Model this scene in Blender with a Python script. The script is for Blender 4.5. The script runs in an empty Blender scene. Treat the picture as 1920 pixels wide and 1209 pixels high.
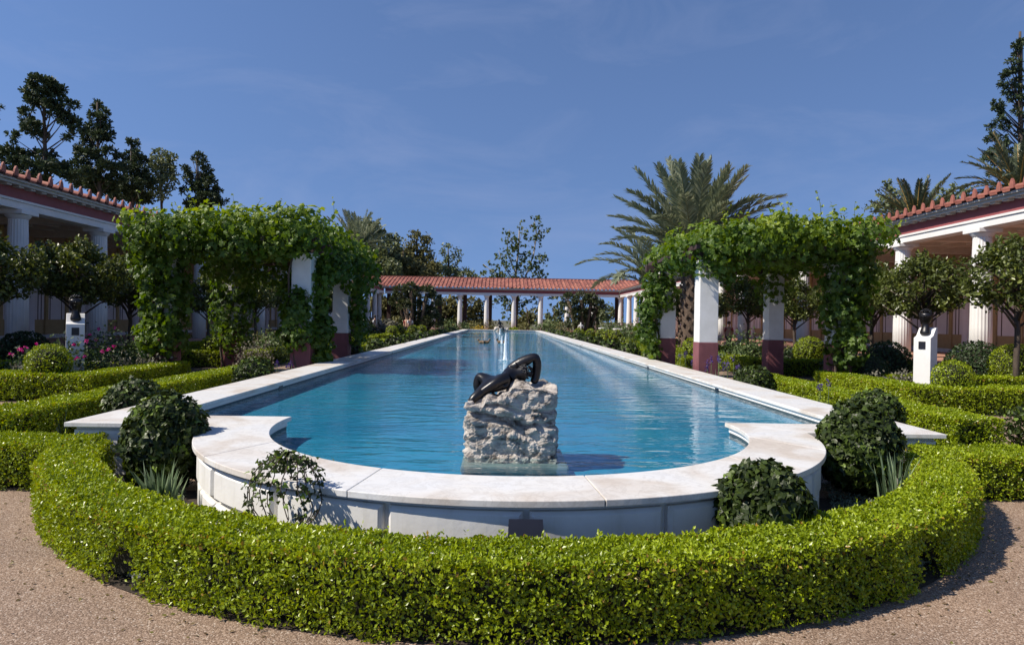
import bpy, math, random
import numpy as np
from mathutils import Vector, Matrix, noise as mnoise

SC = bpy.context.scene
COL = SC.collection
RNG = np.random.default_rng(7)
random.seed(7)
PI = math.pi

# ------------------------------------------------------------------ camera
F = 1250.0
EYE = Vector((0, 0, 1.5))
YAW, PITCH, ROLL = -20.5 / F, -3.7 / F, 0.0165
CAMR = (Matrix.Rotation(YAW, 3, 'Z') @ Matrix.Rotation(PI / 2 + PITCH, 3, 'X') @ Matrix.Rotation(ROLL, 3, 'Z'))
cd = bpy.data.cameras.new('camera')
cam = bpy.data.objects.new('camera', cd)
COL.objects.link(cam)
cd.sensor_width = 36
cd.lens = 36 * F / 1920
cd.clip_start = 0.05
cd.clip_end = 5000
cam.matrix_world = Matrix.Translation(EYE) @ CAMR.to_4x4()
SC.camera = cam


def at(px, py, Y):
    d = CAMR @ Vector(((px - 960) / F, (604.5 - py) / F, -1))
    return EYE + d * (Y / d.y)


def gnd(px, py, z=0.0):
    d = CAMR @ Vector(((px - 960) / F, (604.5 - py) / F, -1))
    return EYE + d * ((z - 1.5) / d.z)


AX = 0.1          # pool axis

# ------------------------------------------------------------------ materials
def nt(name):
    m = bpy.data.materials.new(name)
    m.use_nodes = True
    t = m.node_tree
    b = t.nodes['Principled BSDF']
    return m, t, b


def N(t, typ, **kw):
    n = t.nodes.new(typ)
    for k, v in kw.items():
        if k in n.inputs:
            n.inputs[k].default_value = v
        else:
            setattr(n, k, v)
    return n


def ramp(t, stops):
    r = t.nodes.new('ShaderNodeValToRGB')
    e = r.color_ramp.elements
    while len(e) < len(stops):
        e.new(0.5)
    for i, (p, c) in enumerate(stops):
        e[i].position = p
        e[i].color = (*c, 1)
    return r


def coords(t, scale=(1, 1, 1)):
    g = t.nodes.new('ShaderNodeNewGeometry')
    mp = t.nodes.new('ShaderNodeMapping')
    mp.inputs['Scale'].default_value = scale
    t.links.new(g.outputs['Position'], mp.inputs['Vector'])
    return mp.outputs['Vector']


def plain(name, c1, c2=None, scale=8, rough=0.6, bump=0.0, bscale=60, metal=0.0, spec=0.5, stretch=(1, 1, 1), detail=5):
    m, t, b = nt(name)
    L = t.links
    v = coords(t, stretch)
    n = N(t, 'ShaderNodeTexNoise', Scale=scale, Detail=detail, Roughness=0.6)
    L.new(v, n.inputs['Vector'])
    c2 = c2 or tuple(x * 0.85 for x in c1)
    r = ramp(t, [(0.32, c2), (0.68, c1)])
    L.new(n.outputs['Fac'], r.inputs['Fac'])
    L.new(r.outputs['Color'], b.inputs['Base Color'])
    b.inputs['Roughness'].default_value = rough
    b.inputs['Metallic'].default_value = metal
    b.inputs['Specular IOR Level'].default_value = spec
    if bump:
        n2 = N(t, 'ShaderNodeTexNoise', Scale=bscale, Detail=6)
        L.new(v, n2.inputs['Vector'])
        bp = N(t, 'ShaderNodeBump', Strength=bump, Distance=0.02)
        L.new(n2.outputs['Fac'], bp.inputs['Height'])
        L.new(bp.outputs['Normal'], b.inputs['Normal'])
    return m


def leafmat(name, stops, rough=0.42, trans=0.25, spec=0.5):
    m, t, b = nt(name)
    L = t.links
    a = N(t, 'ShaderNodeAttribute', attribute_name='var')
    r = ramp(t, stops)
    L.new(a.outputs['Fac'], r.inputs['Fac'])
    L.new(r.outputs['Color'], b.inputs['Base Color'])
    b.inputs['Roughness'].default_value = rough
    b.inputs['Specular IOR Level'].default_value = spec
    tr = N(t, 'ShaderNodeBsdfTranslucent')
    hs = N(t, 'ShaderNodeHueSaturation', Hue=0.485, Saturation=1.15, Value=1.6)
    L.new(r.outputs['Color'], hs.inputs['Color'])
    L.new(hs.outputs['Color'], tr.inputs['Color'])
    mx = N(t, 'ShaderNodeMixShader')
    mx.inputs[0].default_value = trans
    L.new(b.outputs[0], mx.inputs[1])
    L.new(tr.outputs[0], mx.inputs[2])
    L.new(mx.outputs[0], t.nodes['Material Output'].inputs['Surface'])
    return m


M = {}
M['white'] = plain('white_paint', (.74, .73, .72), (.68, .67, .655), 3, .55, .04, 30)
def wallwhite():
    m, t, b = nt('weathered_white_wall')
    L = t.links
    v = coords(t, (3.2, 3.2, .7))
    n = N(t, 'ShaderNodeTexNoise', Scale=2.2, Detail=7, Roughness=.65)
    L.new(v, n.inputs['Vector'])
    n2 = N(t, 'ShaderNodeTexNoise', Scale=3, Detail=6)
    L.new(coords(t), n2.inputs['Vector'])
    r = ramp(t, [(.28, (.60, .585, .55)), (.46, (.71, .70, .685)), (.7, (.74, .73, .72))])
    L.new(n.outputs['Fac'], r.inputs['Fac'])
    r2 = ramp(t, [(.35, (.90, .89, .87)), (.6, (1, 1, 1))])
    L.new(n2.outputs['Fac'], r2.inputs['Fac'])
    mx = N(t, 'ShaderNodeMix', data_type='RGBA', blend_type='MULTIPLY'); mx.inputs[0].default_value = 1
    L.new(r.outputs[0], mx.inputs[6]); L.new(r2.outputs[0], mx.inputs[7])
    L.new(mx.outputs[2], b.inputs['Base Color'])
    b.inputs['Roughness'].default_value = .65
    n3 = N(t, 'ShaderNodeTexNoise', Scale=28, Detail=5)
    L.new(coords(t), n3.inputs['Vector'])
    bp = N(t, 'ShaderNodeBump', Strength=.12, Distance=.01)
    L.new(n3.outputs['Fac'], bp.inputs['Height']); L.new(bp.outputs['Normal'], b.inputs['Normal'])
    return m
M['wallwhite'] = wallwhite()
M['lime'] = plain('white_limewash', (.71, .70, .69), (.62, .61, .59), 4, .7, .08, 25)
M['maroon'] = plain('maroon_paint', (.20, .068, .078), (.135, .045, .052), 7, .7, .10, 30, stretch=(1, 1, .5), detail=9)
M['frieze'] = plain('maroon_frieze', (.27, .075, .08), (.23, .06, .065), 2, .65)
M['cornice'] = plain('grey_cornice', (.50, .50, .485), (.40, .40, .39), 6, .6)
M['ochre'] = plain('ochre_plaster', (.44, .31, .16), (.38, .26, .12), 4, .8)
M['ochre_red'] = plain('reddish_plaster', (.42, .29, .22), (.36, .24, .18), 3, .8)
M['panel'] = plain('pale_plaster', (.76, .69, .69), (.70, .62, .63), 3, .8)
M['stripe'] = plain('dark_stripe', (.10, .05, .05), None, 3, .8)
M['ceil'] = plain('coffer_timber', (.64, .56, .49), (.57, .50, .43), 4, .7)
M['floor'] = plain('terracotta_floor', (.42, .24, .18), (.34, .18, .13), 6, .7)
M['darkwood'] = plain('dark_brown_paint', (.055, .03, .028), None, 4, .7)
M['soil'] = plain('dark_soil', (.055, .038, .026), (.025, .018, .012), 25, .95, .5, 60)
M['core'] = plain('dark_twig_core', (.022, .020, .010), (.010, .012, .005), 30, .95)  # twig core, near-black so that gaps between leaves look shaded
M['bark'] = plain('bark', (.10, .075, .055), (.05, .036, .028), 20, .9, .4, 60, stretch=(1, 1, .3))
M['barkpale'] = plain('pale_bark', (.34, .31, .27), (.16, .14, .11), 6, .9, .2, 40)
M['palmbark'] = plain('palm_bark', (.14, .095, .065), (.05, .035, .026), 14, .95, .6, 30, stretch=(1, 1, 2))
M['bronze'] = plain('dark_bronze', (.016, .015, .018), (.008, .008, .010), 6, .34, .05, 60, metal=.35, spec=.6)
M['black'] = plain('black_metal', (.014, .014, .022), (.010, .010, .016), 6, .35)
M['greyplastic'] = plain('grey_plastic', (.12, .12, .13), None, 6, .6)
M['blue_wall'] = plain('pool_wall_plaster', (.06, .27, .42), (.045, .22, .36), 3, .6)
M['groundcover_core'] = plain('groundcover_soil', (.06, .07, .05), (.035, .04, .03), 40, .95, .4, 80)

# marble with thin warm and grey veins
def marble():
    m, t, b = nt('white_marble')
    L = t.links
    v = coords(t, (1, 1, 1))
    n1 = N(t, 'ShaderNodeTexNoise', Scale=1.6, Detail=4, Distortion=.6)
    n2 = N(t, 'ShaderNodeTexNoise', Scale=5, Detail=9, Roughness=.65, Distortion=1.4)
    n3 = N(t, 'ShaderNodeTexNoise', Scale=70, Detail=5)
    for n in (n1, n2, n3):
        L.new(v, n.inputs['Vector'])
    base = ramp(t, [(.36, (.58, .52, .46)), (.52, (.69, .675, .655)), (.66, (.675, .68, .69))])
    L.new(n1.outputs['Fac'], base.inputs['Fac'])
    vein = ramp(t, [(.43, (1, 1, 1)), (.50, (.72, .70, .68)), (.53, (1, 1, 1))])
    L.new(n2.outputs['Fac'], vein.inputs['Fac'])
    gr = ramp(t, [(.3, (.93, .93, .93)), (.62, (1, 1, 1))])
    L.new(n3.outputs['Fac'], gr.inputs['Fac'])
    mx = N(t, 'ShaderNodeMix', data_type='RGBA', blend_type='MULTIPLY')
    mx.inputs[0].default_value = .45
    L.new(base.outputs[0], mx.inputs[6]); L.new(vein.outputs[0], mx.inputs[7])
    mx2 = N(t, 'ShaderNodeMix', data_type='RGBA', blend_type='MULTIPLY')
    mx2.inputs[0].default_value = .8
    L.new(mx.outputs[2], mx2.inputs[6]); L.new(gr.outputs[0], mx2.inputs[7])
    L.new(mx2.outputs[2], b.inputs['Base Color'])
    b.inputs['Roughness'].default_value = .5
    return m
M['marble'] = marble()


def gravel():
    m, t, b = nt('pebble_paving')
    L = t.links
    v = coords(t)
    vo = N(t, 'ShaderNodeTexVoronoi', Scale=135)
    L.new(v, vo.inputs['Vector'])
    sep = N(t, 'ShaderNodeSeparateColor')
    L.new(vo.outputs['Color'], sep.inputs[0])
    r = ramp(t, [(0, (.15, .098, .066)), (.35, (.26, .180, .128)), (.7, (.345, .250, .182)), (.92, (.42, .32, .25)), (1, (.56, .49, .42))])
    L.new(sep.outputs[0], r.inputs['Fac'])
    n = N(t, 'ShaderNodeTexNoise', Scale=1.3, Detail=5)
    L.new(v, n.inputs['Vector'])
    r2 = ramp(t, [(.3, (.80, .78, .78)), (.7, (1.08, 1.04, 1.0))])
    L.new(n.outputs['Fac'], r2.inputs['Fac'])
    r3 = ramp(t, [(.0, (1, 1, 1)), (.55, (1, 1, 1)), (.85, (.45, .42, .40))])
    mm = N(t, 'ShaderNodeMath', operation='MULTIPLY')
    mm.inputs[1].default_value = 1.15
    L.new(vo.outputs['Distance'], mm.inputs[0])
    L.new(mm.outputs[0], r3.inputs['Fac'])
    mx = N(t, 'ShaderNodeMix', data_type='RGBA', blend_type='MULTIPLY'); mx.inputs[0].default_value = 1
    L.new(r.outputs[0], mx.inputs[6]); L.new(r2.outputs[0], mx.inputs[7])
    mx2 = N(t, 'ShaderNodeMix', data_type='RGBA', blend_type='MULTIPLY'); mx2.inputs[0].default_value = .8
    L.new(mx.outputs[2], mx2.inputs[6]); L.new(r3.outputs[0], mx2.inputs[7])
    L.new(mx2.outputs[2], b.inputs['Base Color'])
    b.inputs['Roughness'].default_value = .85
    bp = N(t, 'ShaderNodeBump', Strength=.6, Distance=.004, invert=True)
    L.new(vo.outputs['Distance'], bp.inputs['Height'])
    L.new(bp.outputs['Normal'], b.inputs['Normal'])
    return m
M['gravel'] = gravel()


def tiles():
    m, t, b = nt('terracotta_tile')
    L = t.links
    a = N(t, 'ShaderNodeAttribute', attribute_name='var')
    r = ramp(t, [(0, (.22, .080, .062)), (.5, (.33, .118, .088)), (1, (.42, .175, .12))])
    L.new(a.outputs['Fac'], r.inputs['Fac'])
    n = N(t, 'ShaderNodeTexNoise', Scale=9, Detail=6)
    L.new(coords(t), n.inputs['Vector'])
    r2 = ramp(t, [(.3, (.75, .75, .75)), (.7, (1.08, 1.08, 1.08))])
    L.new(n.outputs['Fac'], r2.inputs['Fac'])
    mx = N(t, 'ShaderNodeMix', data_type='RGBA', blend_type='MULTIPLY'); mx.inputs[0].default_value = 1
    L.new(r.outputs[0], mx.inputs[6]); L.new(r2.outputs[0], mx.inputs[7])
    L.new(mx.outputs[2], b.inputs['Base Color'])
    b.inputs['Roughness'].default_value = .75
    return m
M['tile'] = tiles()


def rockmat():
    m, t, b = nt('travertine')
    L = t.links
    v = coords(t, (1, 1, 2.4))
    n = N(t, 'ShaderNodeTexNoise', Scale=9, Detail=10, Roughness=.68)
    L.new(v, n.inputs['Vector'])
    r = ramp(t, [(.35, (.12, .10, .08)), (.45, (.42, .37, .325)), (.56, (.62, .565, .51)), (.72, (.69, .64, .58))])
    L.new(n.outputs['Fac'], r.inputs['Fac'])
    L.new(r.outputs[0], b.inputs['Base Color'])
    b.inputs['Roughness'].default_value = .9
    n2 = N(t, 'ShaderNodeTexNoise', Scale=38, Detail=9, Roughness=.7)
    L.new(v, n2.inputs['Vector'])
    bp = N(t, 'ShaderNodeBump', Strength=1.0, Distance=.03)
    L.new(n2.outputs['Fac'], bp.inputs['Height'])
    L.new(bp.outputs['Normal'], b.inputs['Normal'])
    return m
M['rock'] = rockmat()


def poolfloor():
    m, t, b = nt('pool_floor_plaster')
    L = t.links
    v = coords(t)
    n = N(t, 'ShaderNodeTexNoise', Scale=.6, Detail=4)
    L.new(v, n.inputs['Vector'])
    r = ramp(t, [(.3, (.012, .165, .30)), (.7, (.022, .235, .36))])
    L.new(n.outputs['Fac'], r.inputs['Fac'])
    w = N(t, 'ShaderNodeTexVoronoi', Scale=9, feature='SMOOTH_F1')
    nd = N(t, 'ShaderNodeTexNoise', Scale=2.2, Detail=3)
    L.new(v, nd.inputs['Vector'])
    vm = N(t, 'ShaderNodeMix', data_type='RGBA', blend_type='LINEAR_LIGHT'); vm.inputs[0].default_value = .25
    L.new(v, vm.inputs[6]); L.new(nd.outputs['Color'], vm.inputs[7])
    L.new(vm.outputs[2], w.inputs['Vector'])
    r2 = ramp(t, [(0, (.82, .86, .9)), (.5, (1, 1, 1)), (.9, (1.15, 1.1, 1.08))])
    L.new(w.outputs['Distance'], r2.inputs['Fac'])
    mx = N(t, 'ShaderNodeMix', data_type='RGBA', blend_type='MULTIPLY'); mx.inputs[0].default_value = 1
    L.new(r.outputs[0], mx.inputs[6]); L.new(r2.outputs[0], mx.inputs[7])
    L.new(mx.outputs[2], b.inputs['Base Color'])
    b.inputs['Roughness'].default_value = .7
    b.inputs['Specular IOR Level'].default_value = .2
    return m
M['poolfloor'] = poolfloor()


def watermat():
    m, t, b = nt('pool_water')
    L = t.links
    t.nodes.remove(b)
    v = coords(t, (.55, 1.5, 1))
    n1 = N(t, 'ShaderNodeTexNoise', Scale=3.2, Detail=3, Roughness=.5, Distortion=.4)
    n2 = N(t, 'ShaderNodeTexNoise', Scale=11, Detail=2, Roughness=.5)
    n3 = N(t, 'ShaderNodeTexNoise', Scale=.22, Detail=2)
    for n in (n1, n2, n3):
        L.new(v, n.inputs['Vector'])
    k = N(t, 'ShaderNodeMath', operation='MULTIPLY'); k.inputs[1].default_value = .28
    L.new(n2.outputs['Fac'], k.inputs[0])
    s = N(t, 'ShaderNodeMath', operation='ADD')
    L.new(n1.outputs['Fac'], s.inputs[0]); L.new(k.outputs[0], s.inputs[1])
    calm = ramp(t, [(.35, (.35,) * 3), (.65, (1,) * 3)])
    L.new(n3.outputs['Fac'], calm.inputs['Fac'])
    s2 = N(t, 'ShaderNodeMath', operation='MULTIPLY')
    L.new(s.outputs[0], s2.inputs[0]); L.new(calm.outputs[0], s2.inputs[1])
    bp = N(t, 'ShaderNodeBump', Strength=.85, Distance=.040)
    L.new(s2.outputs[0], bp.inputs['Height'])
    gl = N(t, 'ShaderNodeBsdfGlossy', Roughness=.03)
    gl.inputs['Color'].default_value = (1, 1, 1, 1)
    tr = N(t, 'ShaderNodeBsdfTransparent')
    tr.inputs['Color'].default_value = (.86, .97, .985, 1)
    fr = N(t, 'ShaderNodeFresnel', IOR=1.333)
    L.new(bp.outputs['Normal'], gl.inputs['Normal'])
    L.new(bp.outputs['Normal'], fr.inputs['Normal'])
    mx = N(t, 'ShaderNodeMixShader')
    ge = N(t, 'ShaderNodeNewGeometry')
    fb = N(t, 'ShaderNodeMath', operation='SUBTRACT'); fb.inputs[0].default_value = 1
    fm = N(t, 'ShaderNodeMath', operation='MULTIPLY')
    L.new(ge.outputs['Backfacing'], fb.inputs[1])      # light leaving the water is not held back
    L.new(fr.outputs[0], fm.inputs[0]); L.new(fb.outputs[0], fm.inputs[1])
    L.new(fm.outputs[0], mx.inputs[0]); L.new(tr.outputs[0], mx.inputs[1]); L.new(gl.outputs[0], mx.inputs[2])
    L.new(mx.outputs[0], t.nodes['Material Output'].inputs['Surface'])
    return m
M['water'] = watermat()


def spraymat():
    m, t, b = nt('fountain_spray')
    L = t.links
    b.inputs['Base Color'].default_value = (.88, .92, .95, 1)
    b.inputs['Roughness'].default_value = .25
    n = N(t, 'ShaderNodeTexNoise', Scale=26, Detail=4)
    L.new(coords(t, (1, 1, .35)), n.inputs['Vector'])
    r = ramp(t, [(.40, (0, 0, 0)), (.60, (1, 1, 1))])
    L.new(n.outputs['Fac'], r.inputs['Fac'])
    tr = N(t, 'ShaderNodeBsdfTransparent')
    mx = N(t, 'ShaderNodeMixShader')
    L.new(r.outputs[0], mx.inputs[0]); L.new(tr.outputs[0], mx.inputs[1]); L.new(b.outputs[0], mx.inputs[2])
    L.new(mx.outputs[0], t.nodes['Material Output'].inputs['Surface'])
    return m
M['spray'] = spraymat()

M['box'] = leafmat('box_leaf', [(0, (0.07673, 0.111, 0.0033)), (0.4, (0.1893, 0.2572, 0.0066)), (0.8, (0.3274, 0.4033, 0.0132)), (0.96, (0.4092, 0.4559, 0.033)), (1, (0.3069, 0.1987, 0.033))], .34, .27, .45)
M['boxfar'] = leafmat('box_leaf_far', [(0, (0.07885, 0.1117, 0.0055)), (0.5, (0.1774, 0.2341, 0.0088)), (1, (0.2957, 0.3511, 0.0154))], .5, .27, .4)
M['boxdark'] = leafmat('dark_clipped_leaf', [(0, (0.0156, 0.0325, 0.0104)), (0.6, (0.0286, 0.0546, 0.0156)), (1, (0.052, 0.091, 0.026))], .5, .15, .4)
M['ivy'] = leafmat('ivy_leaf', [(0, (0.0161, 0.0252, 0.006)), (0.5, (0.0345, 0.0528, 0.011)), (0.78, (0.069, 0.102, 0.018)), (0.9, (0.138, 0.21, 0.03)), (1, (0.2185, 0.312, 0.045))], .42, .15, .28)
M['vine'] = leafmat('vine_leaf', [(0, (0.04158, 0.08333, 0.01125)), (0.5, (0.08914, 0.1532, 0.01575)), (0.85, (0.1961, 0.2696, 0.02475)), (1, (0.3208, 0.3799, 0.03938))], .45, .36, .4)
M['laurel'] = leafmat('laurel_leaf', [(0, (0.0378, 0.0486, 0.0108)), (0.6, (0.08775, 0.1148, 0.0216)), (1, (0.216, 0.243, 0.04725))], .40, .22, .45)
M['pine'] = leafmat('pine_needle', [(0, (0.0238, 0.03762, 0.01815)), (0.6, (0.04364, 0.06534, 0.02723)), (1, (0.08926, 0.1188, 0.04538))], .6, .12, .3)
M['euc'] = leafmat('eucalyptus_leaf', [(0, (0.06427, 0.08197, 0.03594)), (0.6, (0.1285, 0.1538, 0.0629)), (1, (0.2357, 0.2562, 0.1078))], .5, .18, .4)
M['olive'] = leafmat('olive_brown_leaf', [(0, (0.06707, 0.06967, 0.02516)), (0.6, (0.1386, 0.1353, 0.05031)), (1, (0.2683, 0.246, 0.08984))], .6, .2, .3)
M['syc'] = leafmat('sycamore_leaf', [(0, (0.039, 0.065, 0.0216)), (0.5, (0.078, 0.1105, 0.03)), (0.85, (0.13, 0.156, 0.042)), (1, (0.182, 0.117, 0.054))], .5, .3, .4)
M['palm'] = leafmat('palm_leaflet', [(0, (0.1043, 0.1286, 0.08112)), (0.6, (0.2236, 0.2514, 0.156)), (1, (0.4471, 0.457, 0.312))], .42, .16, .5)
M['palmy'] = leafmat('palm_leaflet_yellow', [(0, (0.045, 0.063, 0.039)), (0.7, (0.105, 0.1275, 0.075)), (1, (0.225, 0.24, 0.135))], .40, .14, .5)
M['palmrib'] = plain('pale_palm_rib', (.26, .26, .13), (.18, .19, .09), 6, .5)
M['palmstalk'] = plain('orange_palm_stalk', (.52, .29, .06), (.38, .24, .07), 4, .6)
M['fan'] = leafmat('fan_palm_leaf', [(0, (0.0225, 0.033, 0.012)), (0.6, (0.0525, 0.069, 0.024)), (1, (0.135, 0.15, 0.06))], .5, .15, .4)
M['iris'] = leafmat('iris_blade', [(0, (.10, .15, .075)), (.6, (.17, .24, .13)), (1, (.27, .34, .21))], .5, .22, .3)
M['greyleaf'] = leafmat('grey_herb_leaf', [(0, (.11, .11, .085)), (.6, (.19, .18, .14)), (1, (.30, .28, .23))], .7, .15, .2)
M['thyme'] = leafmat('thyme_leaf', [(0, (.09, .12, .085)), (.6, (.16, .195, .14)), (1, (.26, .29, .22))], .7, .15, .2)
M['shrub'] = leafmat('shrub_leaf', [(0, (0.0455, 0.0715, 0.0234)), (0.6, (0.0845, 0.13, 0.039)), (1, (0.169, 0.221, 0.078))], .5, .2, .4)
M['rose'] = leafmat('rose_leaf', [(0, (.025, .045, .018)), (.6, (.05, .085, .03)), (1, (.11, .15, .06))], .5, .2, .4)
M['pink'] = leafmat('rose_petal', [(0, (.35, .012, .09)), (.6, (.62, .03, .25)), (1, (.75, .16, .42))], .5, .25, .3)
M['purple'] = leafmat('purple_petal', [(0, (.03, .015, .09)), (.6, (.06, .03, .17)), (1, (.12, .07, .28))], .5, .2, .3)
M['yellow'] = leafmat('yellow_flower', [(0, (.35, .25, .02)), (1, (.62, .45, .04))], .5, .2, .3)
M['skin'] = plain('skin', (.45, .27, .19), None, 5, .6)
M['cloth_white'] = plain('white_shirt', (.75, .75, .76), None, 5, .8)
M['cloth_red'] = plain('red_shirt', (.38, .06, .06), None, 5, .8)
M['cloth_dark'] = plain('dark_trousers', (.02, .022, .03), None, 5, .8)
M['hair'] = plain('brown_hair', (.035, .022, .015), None, 5, .7)
M['duckbrown'] = plain('duck_feather', (.22, .14, .075), (.10, .06, .035), 20, .7)
M['duckdark'] = plain('dark_duck_head', (.012, .03, .025), None, 5, .5)
M['beak'] = plain('duck_beak', (.45, .28, .04), None, 5, .5)

# ------------------------------------------------------------------ mesh building
def tag(o, label=None, cat=None, group=None, kind=None):
    if label: o['label'] = label
    if cat: o['category'] = cat
    if group: o['group'] = group
    if kind: o['kind'] = kind
    return o


def empty(name, loc, label=None, cat=None, group=None):
    o = bpy.data.objects.new(name, None)
    COL.objects.link(o)
    o.location = loc
    o.empty_display_size = .2
    return tag(o, label, cat, group)


def wloc(o):
    v = Vector((0, 0, 0))
    while o is not None:
        v += Vector(o.location)
        o = o.parent
    return v


class G:
    """collects geometry; build() links it as ONE mesh object"""
    def __init__(s):
        s.V = []; s.F = []; s.n = 0

    def add(s, V, Fs, mi=0, var=None, smooth=False):
        V = np.asarray(V, dtype=np.float64).reshape(-1, 3)
        s.V.append(V)
        if not isinstance(Fs, list) or (len(Fs) and not isinstance(Fs[0], np.ndarray)):
            by = {}
            for f in Fs:
                by.setdefault(len(f), []).append(f)
            Fs = [np.array(v) for v in by.values()]
        for f in Fs:
            f = np.asarray(f)
            vv = var if (var is not None and np.ndim(var) and len(var) == len(f)) else np.full(len(f), .5 if var is None or np.ndim(var) else var)
            s.F.append((f + s.n, mi, vv, smooth))
        s.n += len(V)
        return s

    def box(s, x0, x1, y0, y1, z0, z1, mi=0, var=None):
        V = [(x, y, z) for x in (x0, x1) for y in (y0, y1) for z in (z0, z1)]
        return s.add(V, [(0, 1, 3, 2), (4, 6, 7, 5), (0, 4, 5, 1), (2, 3, 7, 6), (0, 2, 6, 4), (1, 5, 7, 3)], mi, var)

    def tube(s, pts, rad, n=8, mi=0, cap=True, var=None):
        pts = [Vector(p) for p in pts]
        rad = rad if hasattr(rad, '__len__') else [rad] * len(pts)
        V = []; Fs = []
        for i, p in enumerate(pts):
            d = (pts[min(i + 1, len(pts) - 1)] - pts[max(i - 1, 0)])
            d = d.normalized() if d.length > 1e-9 else Vector((0, 0, 1))
            a = d.orthogonal().normalized() if abs(d.z) > .95 else d.cross(Vector((0, 0, 1))).normalized()
            b = d.cross(a)
            for k in range(n):
                q = 2 * PI * k / n
                V.append(p + (a * math.cos(q) + b * math.sin(q)) * rad[i])
        for i in range(len(pts) - 1):
            for k in range(n):
                k2 = (k + 1) % n
                Fs.append((i * n + k, i * n + k2, (i + 1) * n + k2, (i + 1) * n + k))
        if cap:
            Fs.append(tuple(range(n - 1, -1, -1)))
            Fs.append(tuple((len(pts) - 1) * n + k for k in range(n)))
        return s.add([tuple(v) for v in V], Fs, mi, var, True)

    def lathe(s, prof, c, n=24, mi=0, mod=None):
        V = []; Fs = []
        for (r, z) in prof:
            for k in range(n):
                q = 2 * PI * k / n
                rr = r * (mod(q) if mod else 1)
                V.append((c[0] + rr * math.cos(q), c[1] + rr * math.sin(q), c[2] + z))
        m = len(prof)
        for i in range(m - 1):
            for k in range(n):
                k2 = (k + 1) % n
                Fs.append((i * n + k, i * n + k2, (i + 1) * n + k2, (i + 1) * n + k))
        Fs.append(tuple(range(n - 1, -1, -1)))
        Fs.append(tuple((m - 1) * n + k for k in range(n)))
        return s.add(V, Fs, mi, None, True)

    def prism(s, poly, z0, z1, mi=0):
        n = len(poly)
        V = [(x, y, z0) for x, y in poly] + [(x, y, z1) for x, y in poly]
        Fs = [tuple(range(n - 1, -1, -1)), tuple(range(n, 2 * n))]
        Fs += [(i, (i + 1) % n, n + (i + 1) % n, n + i) for i in range(n)]
        return s.add(V, Fs, mi)

    def build(s, name, mats, parent=None, bevel=None, shade=True):
        mats = mats if isinstance(mats, (list, tuple)) else [mats]
        me = bpy.data.meshes.new(name)
        V = np.concatenate(s.V) if s.V else np.zeros((0, 3))
        if parent is not None:
            V = V - np.array(wloc(parent))
        loops = np.concatenate([f.ravel() for f, *_ in s.F]).astype(np.int32)
        cnt = np.concatenate([np.full(len(f), f.shape[1]) for f, *_ in s.F])
        start = np.concatenate([[0], np.cumsum(cnt)[:-1]]).astype(np.int32)
        mi = np.concatenate([np.full(len(f), m) for f, m, *_ in s.F]).astype(np.int32)
        var = np.concatenate([v for *_, v, _ in s.F]).astype(np.float32)
        sm = np.concatenate([np.full(len(f), q) for f, _, _, q in s.F])
        me.vertices.add(len(V)); me.vertices.foreach_set('co', V.astype(np.float32).ravel())
        me.loops.add(len(loops)); me.loops.foreach_set('vertex_index', loops)
        me.polygons.add(len(cnt)); me.polygons.foreach_set('loop_start', start)
        me.polygons.foreach_set('material_index', mi)
        me.polygons.foreach_set('use_smooth', sm)
        for m in mats:
            me.materials.append(m)
        a = me.attributes.new('var', 'FLOAT', 'FACE')
        a.data.foreach_set('value', var)
        me.update(calc_edges=True)
        me.validate()
        o = bpy.data.objects.new(name, me)
        COL.objects.link(o)
        if parent is not None:
            o.parent = parent
        if bevel:
            md = o.modifiers.new('bevel', 'BEVEL')
            md.width = bevel; md.segments = 2; md.limit_method = 'ANGLE'; md.angle_limit = math.radians(50)
        return o


# leaf shapes: x across, y base to tip, z off the blade
T_QUAD = (np.array([(0, 0, 0), (.30, .5, .07), (0, 1, 0), (-.30, .5, .07)]), np.array([(0, 1, 2, 3)]))
T_OVAL = (np.array([(0, 0, 0), (.27, .30, .07), (.24, .70, .06), (0, 1, -.04), (-.24, .70, .06), (-.27, .30, .07)]), np.array([(0, 1, 2, 3), (0, 3, 4, 5)]))
T_THIN = (np.array([(.05, 0, 0), (.05, .6, .0), (0, 1, 0), (-.05, .6, 0), (-.05, 0, 0)]), np.array([(0, 1, 3, 4)]))
_vo = [(0, .08, 0), (.22, -.10, .03), (.46, .08, .02), (.36, .30, .07), (.55, .56, -.02), (.24, .60, .06), (0, 1.0, -.05)]
_vo = _vo + [(-x, y, z) for x, y, z in _vo[-2:0:-1]]
T_VINE = (np.array([(0, .36, .05)] + _vo), np.array([(0, i + 1, (i + 1) % len(_vo) + 1) for i in range(len(_vo))]))
_iv = [(0, 0, 0), (.34, -.06, .02), (.46, .22, 0), (.26, .40, .05), (0, .95, -.04)]
_iv = _iv + [(-x, y, z) for x, y, z in _iv[-2:0:-1]]
T_IVY = (np.array([(0, .28, .05)] + _iv), np.array([(0, i + 1, (i + 1) % len(_iv) + 1) for i in range(len(_iv))]))


def unit(v):
    return v / np.maximum(np.linalg.norm(v, axis=1, keepdims=True), 1e-9)


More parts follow.
